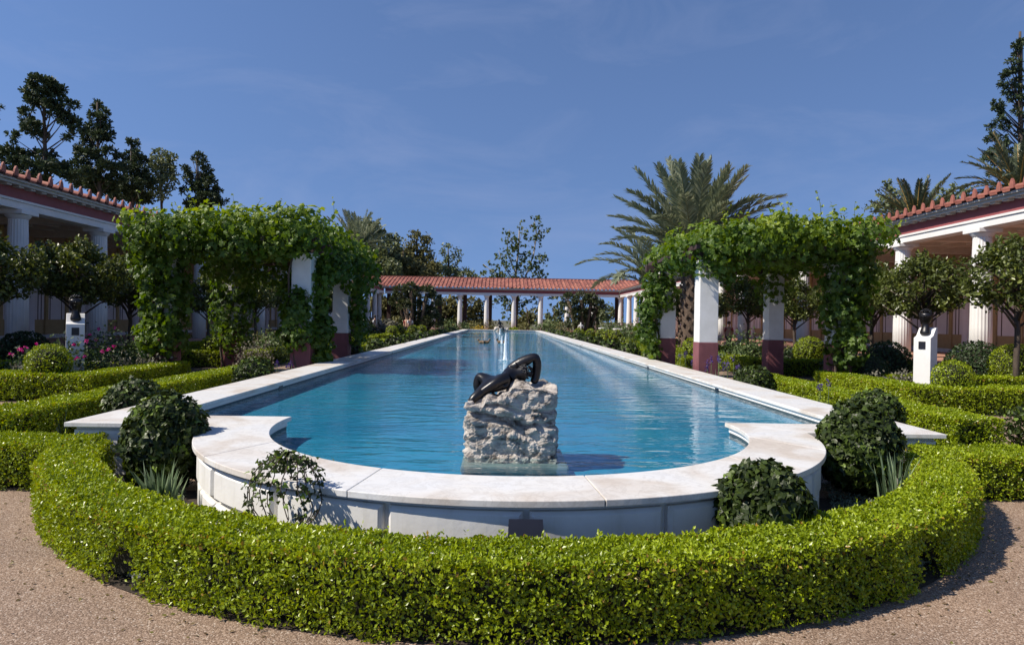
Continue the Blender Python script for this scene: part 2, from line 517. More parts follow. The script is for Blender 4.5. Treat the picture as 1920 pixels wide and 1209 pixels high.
def leaves(g, P, Nn, size, T, mi=0, a=1.0, b=.8, bias=(0, 0, .3), var=None, tip=None, varpow=1.0):
    n = len(P)
    if n == 0:
        return
    TV, TF = T
    nn = unit(Nn * a + unit(RNG.normal(size=(n, 3))) * b)
    t = (unit(RNG.normal(size=(n, 3))) * .8 + np.array(bias)) if tip is None else tip + RNG.normal(size=(n, 3)) * .15
    t = t - nn * np.sum(t * nn, axis=1, keepdims=True)
    t = unit(t)
    s = np.cross(t, nn)
    sz = (np.full(n, size) if np.ndim(size) == 0 else size) * RNG.uniform(.7, 1.25, n)
    V = P[:, None, :] + sz[:, None, None] * (TV[None, :, 0:1] * s[:, None, :] + TV[None, :, 1:2] * t[:, None, :] + TV[None, :, 2:3] * nn[:, None, :])
    k = len(TV)
    Fc = (TF[None, :, :] + (np.arange(n) * k)[:, None, None]).reshape(-1, TF.shape[1])
    if var is None:
        var = RNG.uniform(0, 1, n) ** varpow
    g.add(V.reshape(-1, 3), [Fc], mi, np.repeat(var, len(TF)))


def vnoise(P, sc, seed=0.0):
    """cheap smooth value noise from sines, vectorised, about -1..1"""
    p = P * sc
    return (np.sin(p[:, 0] * 1.7 + p[:, 1] * 2.3 + 1.3 * np.sin(p[:, 2] * 1.9 + seed) + seed)
            + np.sin(p[:, 1] * 1.9 - p[:, 2] * 2.7 + 1.7 * np.sin(p[:, 0] * 1.3 + 2 * seed))
            + np.sin(p[:, 2] * 2.1 + p[:, 0] * 2.9 + 1.1 * np.sin(p[:, 1] * 2.2 + seed))) / 3


def sphere_pts(n):
    return unit(RNG.normal(size=(n, 3)))


def hedge(name, path, width, height, leaf, cover, label, group=None, T=T_QUAD, mat='box', gaps=(), closed_ends=(True, True), seed=0.0):
    """clipped hedge swept along a path; a twig core, coloured dark as inner shade, under a skin of single leaves"""
    P = np.array([(p[0], p[1]) for p in path], float)
    seg = np.linalg.norm(np.diff(P, axis=0), axis=1)
    cum = np.concatenate([[0], np.cumsum(seg)])
    Lt = cum[-1]
    o = empty(name, (P[len(P) // 2][0], P[len(P) // 2][1], 0), label, 'hedge', group)
    tang = np.gradient(P, axis=0)
    tang /= np.linalg.norm(tang, axis=1, keepdims=True)

    def pos(s):
        x = np.interp(s, cum, P[:, 0]); y = np.interp(s, cum, P[:, 1])
        tx = np.interp(s, cum, tang[:, 0]); ty = np.interp(s, cum, tang[:, 1])
        l = np.hypot(tx, ty)
        return x, y, tx / l, ty / l
    # core
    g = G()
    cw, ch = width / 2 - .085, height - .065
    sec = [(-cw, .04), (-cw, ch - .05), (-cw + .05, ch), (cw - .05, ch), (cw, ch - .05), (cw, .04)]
    ns = max(2, int(Lt / .25))
    V = []; Fs = []
    for i in range(ns + 1):
        s_ = .07 + (Lt - .14) * i / ns
        x, y, tx, ty = pos(np.array([s_]))
        hole = any(a < s_ < b for a, b in gaps)
        for (l, z) in sec:
            k = .45 if hole else 1
            V.append((x[0] - ty[0] * l * k, y[0] + tx[0] * l * k, z if not hole or z > .2 else .2))
    m = len(sec)
    for i in range(ns):
        for k in range(m):
            Fs.append((i * m + k, i * m + (k + 1) % m, (i + 1) * m + (k + 1) % m, (i + 1) * m + k))
    Fs += [tuple(range(m)), tuple(ns * m + k for k in range(m - 1, -1, -1))]
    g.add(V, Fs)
    g.build('branches', M['core'], o)  # solid body whose dark colour gives the shaded gaps
    # leaves on top + two sides (+ ends)
    per = width + 2 * height
    n = int(Lt * per * cover / (.32 * leaf * leaf))
    s_ = RNG.uniform(0, Lt, n)
    u = RNG.uniform(0, per, n)
    lat = np.where(u < height, -width / 2, np.where(u < height + width, u - height - width / 2, width / 2))
    z = np.where(u < height, u, np.where(u < height + width, height, height - (u - height - width)))
    nl = np.where(u < height, -1., np.where(u < height + width, 0., 1.))
    nz = np.where((u >= height) & (u < height + width), 1., 0.)
    # round the shoulders a little
    rr = .055
    dx = np.maximum(np.abs(lat) - (width / 2 - rr), 0); dz = np.maximum(z - (height - rr), 0)
    dd = np.hypot(dx, dz)
    k = np.where(dd > rr, rr / np.maximum(dd, 1e-6), 1)
    lat = np.sign(lat) * (np.minimum(np.abs(lat), width / 2 - rr) + dx * k)
    z = np.minimum(z, height - rr) + dz * k
    nl = np.where(dd > 0, nl + .6 * np.sign(lat) * (dx > 0), nl)
    x, y, tx, ty = pos(s_)
    X = np.stack([x - ty * lat, y + tx * lat, z], 1)
    Nn = unit(np.stack([-ty * nl, tx * nl, nz + .001], 1))
    if closed_ends[0] or closed_ends[1]:
        ne = int(width * height * cover / (.32 * leaf * leaf))
        for e, on in zip((0, Lt), closed_ends):
            if not on: continue
            l = RNG.uniform(-width / 2, width / 2, ne); zz = RNG.uniform(0, height, ne)
            x, y, tx, ty = pos(np.full(ne, e))
            sg = -1 if e == 0 else 1
            X = np.concatenate([X, np.stack([x - ty * l, y + tx * l, zz], 1)])
            Nn = np.concatenate([Nn, np.stack([tx * sg, ty * sg, zz * 0], 1)])
            s_ = np.concatenate([s_, np.full(ne, -9.)])
    bump = vnoise(X, 3.1, seed) * .014 + vnoise(X, 17, seed + 1) * .013 + vnoise(X, 45, seed + 2) * .008
    top_ = np.abs(Nn[:, 2]) > .8
    depth = RNG.exponential(np.where(top_, .014, .024))
    X = X + Nn * (bump * np.where(top_, 1, 1.7) - np.minimum(depth, .075) + .006)[:, None]
    X[:, 2] = np.maximum(X[:, 2], .012)
    # ragged foot: fewer leaves near the ground
    keep = RNG.uniform(0, 1, len(X)) < np.clip(X[:, 2] / .10 + .25 + .35 * vnoise(X, 7, seed + 4), 0, 1)
    keep &= RNG.uniform(0, 1, len(X)) < np.where(np.abs(Nn[:, 2]) > .8, 1, .80 + .45 * vnoise(X, 11, seed + 8))
    for a_, b_ in gaps:
        mid, hw = (a_ + b_) / 2, (b_ - a_) / 2
        keep &= ~((np.abs(s_ - mid) < hw * np.clip(1.25 - X[:, 2] / .26, 0, 1)) & (X[:, 2] < .26))
    X, Nn = X[keep], Nn[keep]
    patch = .5 + .22 * vnoise(X, 2.2, seed + 5) + .18 * vnoise(X, 9, seed + 6)
    edge = np.where((X[:, 2] > height - .07) & (np.abs(Nn[:, 2]) < .9), .10, 0)
    var = np.clip(patch * .55 + RNG.uniform(0, 1, len(X)) * .45 + edge, 0, .97)
    dry = RNG.uniform(0, 1, len(X)) < np.where(edge > 0, .06, .008)
    var = np.where(dry, 1, var)
    g = G()
    leaves(g, X, Nn, leaf, T, 0, .75, .9, (0, 0, .45), var)
    # sprigs standing proud of the clipped top
    if leaf < .03:
        ns = int(Lt * 26)
        s2 = RNG.uniform(0, Lt, ns); l2 = RNG.uniform(-width / 2, width / 2, ns)
        x, y, tx, ty = pos(s2)
        hgt = RNG.uniform(.015, .055, ns)
        for j in range(5):
            f = j / 4
            Q = np.stack([x - ty * l2, y + tx * l2, height + hgt * f], 1)
            leaves(g, Q, np.tile([0, 0, .2], (ns, 1)), leaf, T, 0, .4, .9, (0, 0, .9), RNG.uniform(.5, .9, ns))
    g.build('foliage', M[mat], o)
    return o


def ball(name, c, r, leaf, n, mat, label, cat, group=None, T=T_IVY, core=True, sq=(1, 1, 1), bias=(0, 0, -.3), seed=0., a=1., b=.7, flat_base=True, stem=False, lump=.10, tall=None):
    """clipped or trained round plant"""
    o = empty(name, (c[0], c[1], 0 if flat_base else c[2] - r), label, cat, group)
    c = np.array(c)
    sq = np.array(sq)
    D = sphere_pts(n)
    lum = 1 + lump * vnoise(D, 3.1, seed) + lump * .6 * vnoise(D, 7.3, seed + 2)
    rad = r * lum * (1 - np.minimum(RNG.exponential(.05, n), .3))
    P = c + D * sq * rad[:, None]
    if flat_base:
        low = P[:, 2] < .03
        P[low, 2] = RNG.uniform(.02, .12, low.sum())
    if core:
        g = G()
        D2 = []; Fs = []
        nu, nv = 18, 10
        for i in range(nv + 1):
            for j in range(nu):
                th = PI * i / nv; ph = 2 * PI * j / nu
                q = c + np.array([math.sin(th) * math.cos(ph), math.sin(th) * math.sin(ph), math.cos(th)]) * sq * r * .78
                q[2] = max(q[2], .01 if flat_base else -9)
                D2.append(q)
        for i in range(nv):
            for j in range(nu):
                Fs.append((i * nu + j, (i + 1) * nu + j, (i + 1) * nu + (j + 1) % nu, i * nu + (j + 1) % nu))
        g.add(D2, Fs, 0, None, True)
        g.build('branches', M['core'], o)  # solid filling, its dark colour stands for shade between the leaves
    g = G()
    var = np.clip(RNG.uniform(0, 1, n) * .8 + .2 * (vnoise(P, 4, seed) + .3), 0, 1)
    leaves(g, P, D, leaf, T, 0, a, b, bias, var)
    g.build('foliage', M[mat], o)
    return o


ORD = ['nearest', 'second', 'third', 'fourth', 'fifth', 'sixth', 'seventh', 'eighth', 'ninth', 'tenth', 'eleventh', 'twelfth', 'thirteenth', 'fourteenth', 'fifteenth', 'sixteenth', 'seventeenth', 'eighteenth', 'nineteenth', 'twentieth']

# ------------------------------------------------------------------ ground
g = G()
g.add([(-1500, -60, 0), (1500, -60, 0), (1500, 4000, 0), (-1500, 4000, 0)], [(0, 1, 2, 3)])
tag(g.build('ground', plain('dry_earth', (.13, .12, .075), (.09, .085, .05), .4, .95)), kind='structure')


def sheet(name, polys, z, mat):
    g = G()
    for p in polys:
        g.add([(x, y, z) for x, y in p], [tuple(range(len(p)))])
    return tag(g.build(name, mat), kind='structure')


def rect(x0, x1, y0, y1):
    return [(x0, y0), (x1, y0), (x1, y1), (x0, y1)]


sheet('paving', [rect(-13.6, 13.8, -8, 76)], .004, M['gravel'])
# thin joints cut in the paving
g = G()
for (a_, b_) in (((-1.30, 3.02), (-1.75, 2.45)), ((1.9, 3.05), (2.5, 2.2))):
    d = Vector((b_[0] - a_[0], b_[1] - a_[1])).normalized(); w = .004
    g.add([(a_[0] - d.y * w, a_[1] + d.x * w, .0065), (b_[0] - d.y * w, b_[1] + d.x * w, .0065), (b_[0] + d.y * w, b_[1] - d.x * w, .0065), (a_[0] + d.y * w, a_[1] - d.x * w, .0065)], [(0, 1, 2, 3)])
tag(g.build('paving_joint', M['soil']), kind='structure')
HC, HR = 7.17, 4.14        # round hedge: centre depth and outer radius
arc = [(AX + (HR - .02) * math.sin(t), HC - (HR - .02) * math.cos(t)) for t in np.linspace(-1.21, 1.21, 60)]
beds = [arc]
for s in (-1, 1):
    beds += [sorted_ for sorted_ in [rect(*sorted((AX + s * 3.9, AX + s * 14)), 5.75, 6.6),
             rect(*sorted((AX + s * 3.9, AX + s * 5.6)), 6.6, 15.2),
             rect(*sorted((AX + s * 7.0, AX + s * 12.2)), 11.25, 15.2),
             rect(*sorted((AX + s * 3.9, AX + s * 5.6)), 17.6, 71),
             rect(*sorted((AX + s * 7.0, AX + s * 12.2)), 17.9, 71)]]
sheet('planting_bed', beds, .010, M['soil'])

# ------------------------------------------------------------------ pool
CY = 6.49
RO, RI = 2.79, 2.20
XO, XI = 4.095, 3.47
YF, YB = 6.18, 6.73
YEND = 69.3
ZC, ZW, ZFL = .50, .39, .28
pool = empty('reflecting_pool', (AX, 36, 0), 'long blue reflecting pool with white marble coping and a rounded near end', 'pool')
g = G()


def slab(poly):
    g.prism([(AX + x, y) for x, y in poly], ZC - .042, ZC)


gap = .003
for s in (-1, 1):
    y = YB + .35
    slab([(s * XO, YF), (s * XO, y - gap), (s * XI, y - gap), (s * XI, YB), (s * (RI - .013), YB), (s * (RI - .0), YB - .02), (s * (RO - .017), YF)][::s])
    while y < YEND:
        y2 = min(y + 2.05, YEND)
        slab([(s * XO, y + gap), (s * XO, y2 - gap), (s * XI, y2 - gap), (s * XI, y + gap)][::s])
        y = y2
slab([(-XO, YEND + gap), (XO, YEND + gap), (XO, YEND + .62), (-XO, YEND + .62)])
# curved slabs
a_end_o = math.acos((CY - YF) / RO)
a_end_i = math.acos((CY - YB) / RI)
cuts = [-1, -.62, -.245, .125, .5, .78, 1]
for i in range(len(cuts) - 1):
    def ang(c, ae, sh):
        return c * ae + (sh if abs(c) < .99 else 0)
    o0, o1 = ang(cuts[i], a_end_o, gap / RO), ang(cuts[i + 1], a_end_o, -gap / RO)
    i0, i1 = ang(cuts[i], a_end_i, gap / RI), ang(cuts[i + 1], a_end_i, -gap / RI)
    k = 14
    po = [(RO * math.sin(o0 + (o1 - o0) * j / k), CY - RO * math.cos(o0 + (o1 - o0) * j / k)) for j in range(k + 1)]
    pi_ = [(RI * math.sin(i0 + (i1 - i0) * j / k), CY - RI * math.cos(i0 + (i1 - i0) * j / k)) for j in range(k + 1)]
    n = k + 1
    V = [(AX + x, y, z) for z in (ZC - .042, ZC) for (x, y) in po + pi_]
    Fs = []
    for j in range(k):
        Fs += [(2 * n + j, 2 * n + j + 1, 3 * n + j + 1, 3 * n + j), (j, n + j, n + j + 1, j + 1),
               (j, j + 1, 2 * n + j + 1, 2 * n + j), (n + j, 3 * n + j, 3 * n + j + 1, n + j + 1)]
    Fs += [(0, 2 * n, 3 * n, n), (k, n + k, 3 * n + k, 2 * n + k)]
    g.add(V, Fs)
g.build('coping', M['marble'], pool, bevel=.005)


# outer wall: recessed core and bevelled blocks
def panel(g, fmap, s0, s1, z0, z1, d0, d1, ch, nseg=1, mi=0):
    """block standing d0..d1 proud of the path line, its edges chamfered by ch"""
    ss = [s0, s0 + ch] + [s0 + ch + (s1 - s0 - 2 * ch) * i / nseg for i in range(1, nseg)] + [s1 - ch, s1]
    rows = []
    V = []; idx = {}
    def vid(s_, z, d):
        key = (round(s_, 5), round(z, 5), round(d, 5))
        if key not in idx:
            idx[key] = len(V); V.append(fmap(s_, z, d))
        return idx[key]
    Fs = []
    zz = [z0, z0 + ch, z1 - ch, z1]
    def dep(i, j):
        return d1 if (0 < i < len(ss) - 1 and 0 < j < 3) else d1 - ch
    for i in range(len(ss) - 1):
        for j in range(3):
            Fs.append((vid(ss[i], zz[j], dep(i, j)), vid(ss[i + 1], zz[j], dep(i + 1, j)), vid(ss[i + 1], zz[j + 1], dep(i + 1, j + 1)), vid(ss[i], zz[j + 1], dep(i, j + 1))))
        for z, fl in ((z0, 0), (z1, 1)):
            f = (vid(ss[i], z, d1 - ch), vid(ss[i + 1], z, d1 - ch), vid(ss[i + 1], z, d0), vid(ss[i], z, d0))
            Fs.append(f if fl else f[::-1])
    for s_ in (s0, s1):
        for j in range(3):
            Fs.append((vid(s_, zz[j], d0), vid(s_, zz[j], d1 - ch), vid(s_, zz[j + 1], d1 - ch), vid(s_, zz[j + 1], d0)))
    g.add(V, [f for f in Fs if len(set(f)) == 4], mi)


g = G()
RB = RO - .12
fa = lambda s_, z, d: (AX + (RB + d) * math.sin(s_ / RO), CY - (RB + d) * math.cos(s_ / RO), z)
Ltot = RO * a_end_o
cell = [-1, -.80, -.60, -.395, -.19, .015, .225, .43, .635, .83, 1]
for i in range(len(cell) - 1):
    s0, s1 = cell[i] * Ltot + .02, cell[i + 1] * Ltot - .02
    panel(g, fa, s0, s1, .205, .425, 0, .085, .022, 8)
    panel(g, fa, s0 - .018, s1 + .018, .0, .178, 0, .075, .018, 8)
# core ring
k = 70
V = []; Fs = []
for j in range(k + 1):
    t = -a_end_o + 2 * a_end_o * j / k
    for z in (0, ZC - .0425):
        V.append((AX + (RB + .03) * math.sin(t), CY - (RB + .03) * math.cos(t), z))
for j in range(k):
    Fs.append((2 * j, 2 * j + 2, 2 * j + 3, 2 * j + 1))
g.add(V, Fs)
for s in (-1, 1):
    xs = sorted((s * (RO - .1), s * XO))
    # wing facing the camera
    fw = lambda s_, z, d: (AX + s_, YF + .12 - d, z)
    nb = 2
    for i in range(nb):
        a_ = xs[0] + .05 + (xs[1] - xs[0] - .10) * i / nb; b_ = xs[0] + .05 + (xs[1] - xs[0] - .10) * (i + 1) / nb
        panel(g, fw, a_ + .012, b_ - .012, .205, .425, 0, .085, .02)
        panel(g, fw, a_, b_, 0, .178, 0, .075, .018)
    g.box(AX + xs[0] + .06, AX + xs[1] - .06, YF + .09, YF + .3, 0, ZC - .0425)
    # long side
    fs = (lambda s_, z, d: (AX - XO + .12 - d, s_, z)) if s < 0 else (lambda s_, z, d: (AX + XO - .12 + d, s_, z))
    y = YF + .14
    while y < YEND:
        panel(g, fs, y + .012, min(y + 2.0, YEND + .5) - .012, .205, .425, 0, .085, .02)
        y += 2.0
    x0, x1 = sorted((AX + s * (XO - .1), AX + s * (XO - .35)))
    g.box(x0, x1, YF + .1, YEND + .5, 0, ZC - .0425)
g.box(AX - XO + .1, AX + XO - .1, YEND + .14, YEND + .52, 0, ZC - .0425)
g.build('outer_wall', M['wallwhite'], pool)

# inner outline of the basin (under the overhang of the coping)
def inner_outline(off, k=60):
    pts = [(XI + off, YEND - off * 0), (XI + off, YB - off), (math.sqrt((RI + off) ** 2 - (YB - off - CY) ** 2), YB - off)]
    a0 = math.atan2(pts[-1][0], -(pts[-1][1] - CY))
    for j in range(1, k):
        t = a0 - 2 * a0 * j / k
        pts.append(((RI + off) * math.sin(t), CY - (RI + off) * math.cos(t)))
    pts += [(-x, y) for x, y in pts[2::-1]]
    pts[0] = (XI + off, YEND + off); pts[-1] = (-XI - off, YEND + off)
    return [(AX + x, y) for x, y in pts]


ol = inner_outline(.035)
n = len(ol)
def band(z0, z1, off, mat, name):
    o_ = inner_outline(off)
    g = G()
    V = [(x, y, z0) for x, y in o_] + [(x, y, z1) for x, y in o_]
    g.add(V, [(i, (i + 1) % n, n + (i + 1) % n, n + i) for i in range(n)])
    return g.build(name, mat, pool)
band(.408, ZC - .052, .030, M['white'], 'tile_band')
band(ZC - .052, ZC - .0425, .06, M['stripe'], 'painted_shade_line')  # dark colour stands for the shade in the recess below the coping
band(.34, .408, .036, plain('dark_waterline', (.06, .085, .10), (.04, .06, .07), 6, .5), 'waterline')
band(.26, .34, .033, M['blue_wall'], 'inner_wall')
g = G()
g.add([(x, y, ZFL) for x, y in ol[::-1]], [tuple(range(n))])
g.build('pool_floor', M['poolfloor'], pool)
# skimmer slots in the pool side
g = G()
for s, ys in ((-1, (10.4, 21, 40)), (1, (11.0, 16.2, 30))):
    for y in ys:
        x0, x1 = sorted((AX + s * (XI + .026), AX + s * (XI + .06)))
        g = G(); g.box(x0, x1, y - .09, y + .09, .392, .43)
        g.build('skimmer', M['black'], pool)
g = G()
g.add([(x, y, ZW) for x, y in inner_outline(.031)][::-1], [tuple(range(n))])
tag(g.build('water', M['water']), kind='structure')

# ------------------------------------------------------------------ rock + reclining bronze
RC = at(958, 790, 5.66)
rock = empty('pale_rock', (RC.x, RC.y, .2), 'rough pale travertine rock standing in the near end of the pool', 'rock')


def make_rock():
    g = G()
    zb, zt = .19, 1.0
    hw, hd = .375, .30
    nx, nz = 84, 120
    dirs = [((0, -1), (1, 0), 2 * hw), ((1, 0), (0, 1), 2 * hd), ((0, 1), (-1, 0), 2 * hw), ((-1, 0), (0, -1), 2 * hd)]
    ring = []
    for (nx_, ny_), (tx, ty), L in dirs:
        m = 90 if L > .7 else 70
        for j in range(m):
            u = -L / 2 + L * j / m
            base = hd if nx_ == 0 else hw
            ring.append((nx_ * base + tx * u, ny_ * base + ty * u))
    ring = np.array(ring)
    # round the corners
    pw = 9.0
    rad = (np.abs(ring[:, 0] / hw) ** pw + np.abs(ring[:, 1] / hd) ** pw) ** (1 / pw)
    ring = ring / rad[:, None]
    nr = len(ring)

    def topz(x, y):
        t = np.clip((x + .12) / .16, 0, 1); t = t * t * (3 - 2 * t)
        z = .845 + .015 * np.sin(x * 20 + y * 9) + t * (.118 + .02 * np.sin(x * 17 + 1))
        z = z - np.clip((x - .28) / .1, 0, 1) * .05
        z = z - np.clip((-.30 - x) / .08, 0, 1) * .06
        return z
    rows = []
    for i in range(nz + 1):
        f = i / nz
        zt_ = topz(ring[:, 0], ring[:, 1])
        z = zb + (zt_ - zb) * f
        sc = np.full(nr, 1.0)
        sc *= 1 - .06 * np.clip((.15 - f) / .15, 0, 1)
        rows.append(np.stack([ring[:, 0] * sc, ring[:, 1] * sc, z], 1))
    for i in range(1, 29):           # close over the top
        f = 1 - i / 28.5
        x = ring[:, 0] * f; y = ring[:, 1] * f
        rows.append(np.stack([x, y, topz(x, y)], 1))
    V = np.concatenate(rows)
    R = len(rows)
    out = np.stack([V[:, 0] / hw ** 1, V[:, 1] / hd, np.zeros(len(V))], 1)
    out = unit(out)
    top = np.arange(len(V)) >= nr * nz
    nrm = np.where(top[:, None], unit(out * .35 + [0, 0, 1]), out)
    D = np.zeros(len(V))
    for k_, p in enumerate(V):
        q = Vector(p)
        w = mnoise.fractal(Vector((q.x * 3, q.y * 3, q.z * 3)) + Vector((3, 7, 1)), 1, 2, 4)
        d = .026 * w
        d += .030 * (mnoise.ridged_multi_fractal(Vector((q.x * 6, q.y * 6, q.z * 6)) + Vector((1, 2, 5)), .9, 2.2, 5, 1.0, 2.0) - 1.1)
        d += .013 * mnoise.fractal(Vector((q.x * 24, q.y * 24, q.z * 27)), .7, 2.1, 5)
        f1, f2 = mnoise.voronoi(Vector((q.x * 6.0, q.y * 6.0, q.z * 6.5)))[0][:2]
        d += .085 * min(.30, f2 - f1) - .018
        zz = q.z + .05 * mnoise.noise(Vector((q.x * 4, q.y * 4, 3))) + .10 * (q.x)
        # deep bedding cracks
        for zc, wd, dp, sd in ((.80, .016, .06, 1), (.70, .022, .085, 5), (.665, .012, .06, 9), (.575, .010, .022, 14), (.44, .014, .02, 30)):
            br = mnoise.noise(Vector((q.x * 5 + sd, q.y * 5, sd * 2.3)))
            zc2 = zc + .025 * mnoise.noise(Vector((q.x * 6, q.y * 6, sd)))
            d -= 1.7 * dp * max(0, br + .30) * math.exp(-((zz - zc2) / wd) ** 2)
        vo = mnoise.voronoi(Vector((q.x * 9, q.y * 9, q.z * 11)))[0]
        d -= .02 * max(0, .35 - vo[0]) * 2.2
        if q.z > .74 and q.x > -.04:
            d *= .62
        D[k_] = d
    V = V + nrm * D[:, None]
    Fs = []
    idx = np.arange(nr)
    for i in range(R - 1):
        a_ = i * nr + idx; b_ = i * nr + (idx + 1) % nr
        Fs.append(np.stack([a_, b_, b_ + nr, a_ + nr], 1))
    Fa = np.concatenate(Fs)
    V = V + np.array([RC.x, RC.y, 0])
    g.add(V, [Fa], 0, None, False)
    g.add(V[-nr:], [tuple(range(nr))])
    g.build('stone', M['rock'], rock)
    # sunken stone plinth
    g = G()
    g.box(RC.x - .40, RC.x + .46, RC.y - .42, RC.y + .36, .283, .352)
    g.build('plinth', plain('sunken_stone', (.17, .21, .20), (.10, .14, .14), 7, .9), rock, bevel=.02)
make_rock()


def skinned(name, joints, bones, mat, parent=None, sub=2, root=0):
    """one continuous body grown round connected joints; joints = [(pos, rx, ry)]"""
    me = bpy.data.meshes.new(name)
    off = wloc(parent) if parent else Vector((0, 0, 0))
    me.from_pydata([tuple(Vector(j[0]) - off) for j in joints], bones, [])
    me.update()
    o = bpy.data.objects.new(name, me)
    COL.objects.link(o)
    if parent: o.parent = parent
    md = o.modifiers.new('skin', 'SKIN')
    md.use_smooth_shade = True
    md.branch_smoothing = .6
    sv = me.skin_vertices[0].data if len(me.skin_vertices) else None
    if sv is None:
        bpy.context.view_layer.update()
        sv = me.skin_vertices[0].data
    for v, j in zip(sv, joints):
        v.radius = (j[1], j[2] if len(j) > 2 else j[1])
        v.use_root = False
    sv[root].use_root = True
    s = o.modifiers.new('sub', 'SUBSURF')
    s.levels = sub; s.render_levels = sub
    me.materials.append(mat)
    return o


def bake(o):
    """turn the modifiers of a grown body into plain mesh"""
    bpy.context.view_layer.update()
    dg = bpy.context.evaluated_depsgraph_get()
    me = bpy.data.meshes.new_from_object(o.evaluated_get(dg))
    for m in list(o.modifiers): o.modifiers.remove(m)
    o.data = me
    for p in me.polygons: p.use_smooth = True
    return o


def new_skin_object(name):
    pass


FK = 1.22
fig = empty('bronze_statue', at(935, 745, 5.68), 'dark bronze reclining figure on the pale rock, one arm bent over its head', 'statue')
J = [(at(920, 733, 5.71), .064), (at(932.5, 724, 5.70), .072), (at(945, 713.5, 5.70), .076), (at(955, 704, 5.72), .056), (at(966, 700, 5.74), .036),
     (at(978, 699, 5.76), .068), (at(987.5, 699, 5.77), .066),
     (at(950, 706, 5.645), .044), (at(926, 720, 5.60), .036), (at(905, 733.5, 5.60), .029), (at(897, 739, 5.60), .022),
     (at(958, 691.5, 5.80), .044), (at(979, 679, 5.79), .043), (at(1004.5, 667.5, 5.78), .037), (at(1007.5, 686, 5.80), .034), (at(1004, 711, 5.80), .032), (at(998, 719, 5.78), .028),
     (at(913, 715.5, 5.80), .058), (at(900, 702.5, 5.84), .047), (at(897, 718, 5.84), .047), (at(896, 738, 5.84), .027), (at(888, 744, 5.82), .021),
     (at(909, 726, 5.66), .056), (at(897, 740, 5.58), .038), (at(885, 748.5, 5.56), .029), (at(880, 760, 5.55), .022)]
B = [(0, 1), (1, 2), (2, 3), (3, 4), (4, 5), (5, 6), (2, 7), (7, 8), (8, 9), (9, 10), (3, 11), (11, 12), (12, 13), (13, 14), (14, 15), (15, 16),
     (0, 17), (17, 18), (18, 19), (19, 20), (20, 21), (0, 22), (22, 23), (23, 24), (24, 25)]
J = [(Vector(j[0]),) + tuple(r * FK for r in j[1:]) for j in J]
bake(skinned('body', J, B, M['bronze'], fig))
# hair knots and beard of the head
g = G()
hc = at(983, 697, 5.765)
for k in range(150):
    d = sphere_pts(1)[0]
    p = Vector(hc) + Vector((.004 + d[0] * .066, d[1] * .066, .004 + d[2] * .062))
    g.lathe([(.002, -.009), (.010, -.005), (.010, .003), (.002, .009)], p, 6)
p = at(967, 679, 5.74)
g.tube([at(968, 688, 5.73), p], [.012, .006], 6)
g.build('hair', M['bronze'], fig)

# ------------------------------------------------------------------ plaque
p = at(986, 989, 3.62)
pl = empty('plaque', (p.x, p.y, 0), 'small black tilted plaque on a stem in front of the white pool wall', 'sign')
g = G()
w, h = .098, .046
c, s_ = math.cos(.45), math.sin(.45)
V = []
for dz in (0, -.008):
    for (x, u) in ((-w + .0, -h), (w, -h), (w * .95, h), (-w * .95, h)):
        V.append((p.x + x, p.y + u * s_ - dz * -c * -1, p.z + u * c + dz * s_))
g.add(V, [(0, 1, 2, 3), (7, 6, 5, 4), (0, 4, 5, 1), (1, 5, 6, 2), (2, 6, 7, 3), (3, 7, 4, 0)])
g.build('plate', M['black'], pl)
g = G(); g.tube([(p.x, p.y + .015, 0), (p.x, p.y + .012, p.z - .01)], .008, 8)
g.build('post', M['black'], pl)

# stub of grey pipe in the hedge gap
p = gnd(254, 1112)
g = G()
g.lathe([(.030, 0), (.030, .072), (.034, .072), (.034, .082), (.026, .082), (.024, .075)], (p.x, p.y + .03, .004), 16)
tag(g.build('pipe_stub', M['greyplastic']), 'short grey plastic pipe stub under the gap in the round hedge', 'pipe')

# ------------------------------------------------------------------ hedges near the camera
RH = HR - .205
tmax = 1.235
arcp = [(AX + RH * math.sin(t), HC - RH * math.cos(t)) for t in np.linspace(-tmax, tmax, 120)]
sL = lambda px, py: None
def arc_s(px, py):
    q = gnd(px, py)
    t = math.atan2(q.x - AX, HC - q.y)
    return (t + tmax) * RH
gA, gB = arc_s(235, 1110), arc_s(1745, 1100)
hedge('box_hedge', arcp, .41, .385, .0235, 2.8, 'low clipped box hedge curving round the near end of the pool', gaps=((gA - .16, gA + .10), (gB - .14, gB + .14)), closed_ends=(False, False), seed=.7)
hedge('box_hedge', [(AX - 3.72, 5.95), (AX - 5.6, 5.95), (AX - 7.4, 5.95)], .58, .385, .025, 2.9, 'straight box hedge running left from the round hedge to the photo edge', closed_ends=(False, True), seed=2.)
hedge('box_hedge', [(AX + 3.72, 5.98), (AX + 5.6, 5.98), (AX + 7.4, 5.98)], .58, .385, .025, 2.9, 'straight box hedge running right from the round hedge to the photo edge', closed_ends=(False, True), seed=3.)
